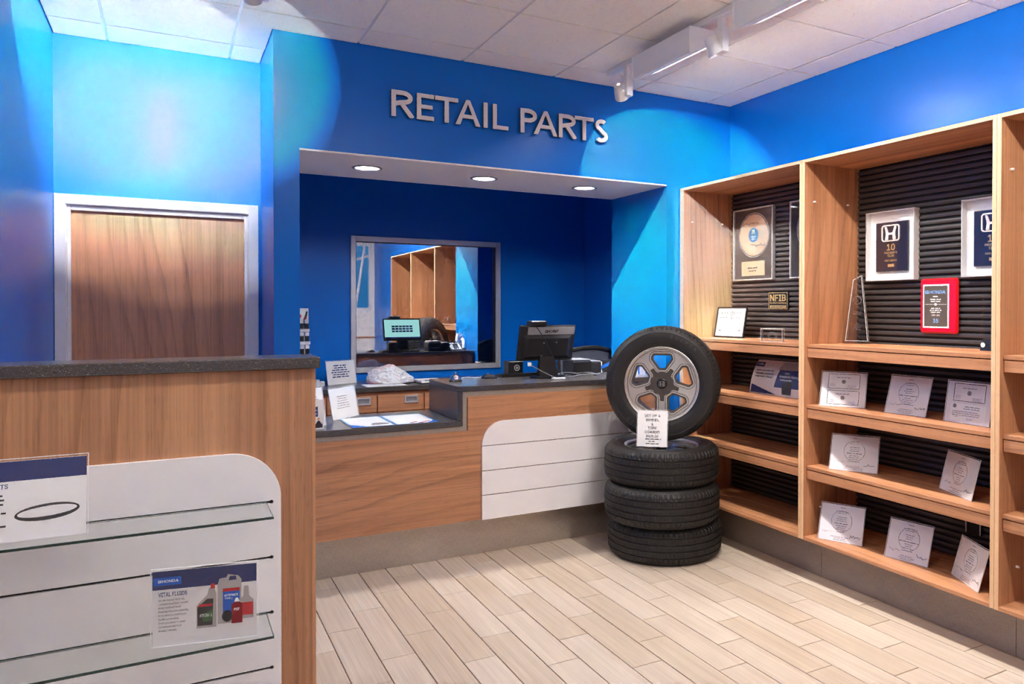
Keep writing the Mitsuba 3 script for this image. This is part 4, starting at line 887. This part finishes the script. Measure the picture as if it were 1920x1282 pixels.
for i in range(3):
    pts = [(2.36+.06*j+r_.uniform(-.02, .02), 4.62+.05*i+r_.uniform(-.04, .04), Z1+.005+abs(r_.uniform(0, .02))*(j not in (0, 7))) for j in range(8)]
    part(t, 'strand', tube(spline(pts, 50), .0035, 6), ('grey_plastic', 'black_plastic', 'grey_plastic')[i], smooth=40)
t = thing('mouse_cable', 'thin white cable lying along the back of the upper countertop, left of the mouse', 'cable')
part(t, 'strand', tube(spline([(1.70, 4.86, Z1+.004), (1.76, 4.92, Z1+.006), (1.82, 4.90, Z1+.004), (1.88, 4.93, Z1+.004), (1.96, 4.96, Z1+.004)], 30), .0028, 6), 'light_plastic', smooth=40)

# office chair behind the counter
t = thing('office_chair', 'dark mesh-backed office chair behind the counter at the right wall', 'chair')
cx, cy = 3.10, 5.62
th = np.linspace(-1, 1, 17)
fr_ = [(cx+.27*s, cy-.03-.06*s*s*-1, 1.235-.055*s*s) for s in th]
part(t, 'back_frame', cat(tube(fr_, .016, 8), tube([(cx-.27, cy+.03, 1.18), (cx-.26, cy+.04, .95), (cx-.20, cy+.05, .62)], .015, 8), tube([(cx+.27, cy+.03, 1.18), (cx+.26, cy+.04, .95), (cx+.20, cy+.05, .62)], .015, 8), tube([(cx-.20, cy+.05, .62), (cx+.20, cy+.05, .62)], .015, 8)), 'black_plastic', smooth=40)
v, f = [], []
for i, s in enumerate(th):
    a, b2_ = np.array(fr_[i]), np.array([cx+.20*s, cy+.05, .62])
    for q in np.linspace(0, 1, 7): v.append(a*(1-q)+b2_*q)
for i in range(16):
    for j in range(6): p = i*7+j; f += [[p, p+1, p+8], [p, p+8, p+7]]
part(t, 'mesh_back', trimesh.Trimesh(np.array(v), f, process=False), 'mesh_fabric', smooth=True)
part(t, 'seat', rb(cx-.24, cx+.24, cy+.08, cy+.54, .46, .54, .03), 'mesh_fabric')
part(t, 'post', moved(lathe([(.0, .09), (.03, .09), (.03, .30), (.02, .30), (.02, .46), (0, .46)], 16), tr(cx, cy+.30, 0)), 'black_plastic', smooth=30)
for s in (-1, 1):
    a = part(t, 'armrest', rb(cx+s*.30-.045, cx+s*.30+.045, cy+.10, cy+.36, .985, 1.012, .010), 'black_plastic')
    part(a, 'support', tube([(cx+s*.23, cy+.28, .49), (cx+s*.30, cy+.26, .60), (cx+s*.30, cy+.24, .985)], .016, 8), 'black_plastic', smooth=40)
for k in range(5):
    a = math.radians(72*k+15); ux, uy = math.cos(a), math.sin(a)
    l = part(t, 'base_leg', tube([(cx, cy+.30, .12), (cx+.27*ux, cy+.30+.27*uy, .075)], .02, 8), 'black_plastic', smooth=40)
    part(l, 'caster', moved(trimesh.creation.icosphere(2, .03), tr(cx+.27*ux, cy+.30+.27*uy, .0305)), 'black_plastic', smooth=True)

# ================================================================ on the back counter under the mirror
Z2 = .9435
v = trimesh.creation.icosphere(5); p = v.vertices
n1 = meshkit.fbm(p*2.6+3.0, 4, 5); n2 = np.abs(meshkit.fbm(p*5.5+7.0, 3, 9)-.5)
p = p*(0.80+.34*n1-.55*n2)[:, None]
q = np.column_stack([p[:, 0]*.20, p[:, 1]*.11, p[:, 2]*.115])
q[:, 2] = np.where(q[:, 2] < -.035, -.035+(q[:, 2]+.035)*.05, q[:, 2]); q[:, 2] -= np.where(q[:, 0] > 0, q[:, 0]*.28, 0)*np.clip((q[:, 2]+.035)/.1, 0, 1)
v.vertices = q; q[:, 2] -= q[:, 2].min()
single('plastic_bag', moved(v, tr(1.585, 6.26, Z2+.0012)), 'bag_plastic', 'crumpled pink and white plastic bag on the back counter under the mirror', 'bag', smooth=60)
single('loose_paper', bx(1.34, 1.66, 6.02, 6.245, Z2, Z2+.001), 'paper', 'white sheets lying under the plastic bag', 'papers')
t = thing('clipboard', 'clipboard with white papers, right of the plastic bag', 'clipboard')
part(t, 'board', rb(1.775, 2.00, 6.06, 6.32, Z2, Z2+.006, .001), 'black_plastic'); part(t, 'papers', rb(1.785, 1.99, 6.07, 6.31, Z2+.006, Z2+.022, .001), 'paper'); part(t, 'clip', rb(1.83, 1.93, 6.10, 6.13, Z2+.022, Z2+.026, .001), 'black_plastic')
t = thing('pen_tower', 'white tiered counter rack with a picture card on top, left of the mirror', 'display rack')
RX, RY = .80, 6.31
part(t, 'spine', rb(RX, RX+.165, RY+.09, RY+.10, Z2, 1.425, .002), 'light_plastic')
part(t, 'base', rb(RX-.005, RX+.19, RY-.06, RY+.10, Z2, Z2+.03, .003), 'light_plastic')
for i in range(5): part(t, 'tier', rb(RX, RX+.165+.003*(4-i), RY-.045+.018*i, RY+.09, Z2+.03+.10*i, Z2+.055+.10*i, .002), 'light_plastic')
part(t, 'card', rb(RX+.005, RX+.165, RY+.088, RY+.0895, 1.425, 1.560, .0004), 'paper')
MC = tr(0, RY+.0875, 0) @ XZ
part(t, 'card_print', cat(prism(LineString([(.925, 1.45), (.945, 1.50), (.952, 1.53)]).buffer(.007), PR)), 'ink', MC); part(t, 'card_print', cat(bar(.83, .91, 1.485, 1.51), bar(.936, .950, 1.475, 1.49, PR)), 'ink_red', MC); part(t, 'card_print', bar(.805, .965, 1.425, 1.445), 'ink_blue', MC)
for i in range(5):
    for j in range(4):
        x = RX+.012+.039*j; y0 = RY-.040+.018*i; z0 = Z2+.056+.10*i
        b = single('paint_pen', rb(x, x+.028, y0, y0+.022, z0, z0+.040, .002), 'black_plastic', 'small black and white touch-up pen in the tiered rack', 'paint pen', group='touch-up pens in the tiered rack')
        part(b, 'top', rb(x-.001, x+.029, y0-.001, y0+.023, z0+.0405, z0+.072, .002), 'light_plastic')
btl = lathe([(0, 0), (.020, 0), (.021, .002), (.021, .034), (.017, .038), (.017, .052), (0, .052)], 20)
for i, (x, y, z) in enumerate(((1.012, 6.27, Z2), (1.052, 6.30, Z2))):
    k = thing('small_bottle', ('white capped bottle beside the tiered rack, the nearer to it', 'white capped bottle beside the tiered rack, the one nearer the notice')[i], 'bottle')
    part(k, 'body', btl, 'light_plastic', tr(x, y, z) if i == 0 else tr(x, y, z) @ np.diag([1, 1, .7, 1]), smooth=35)
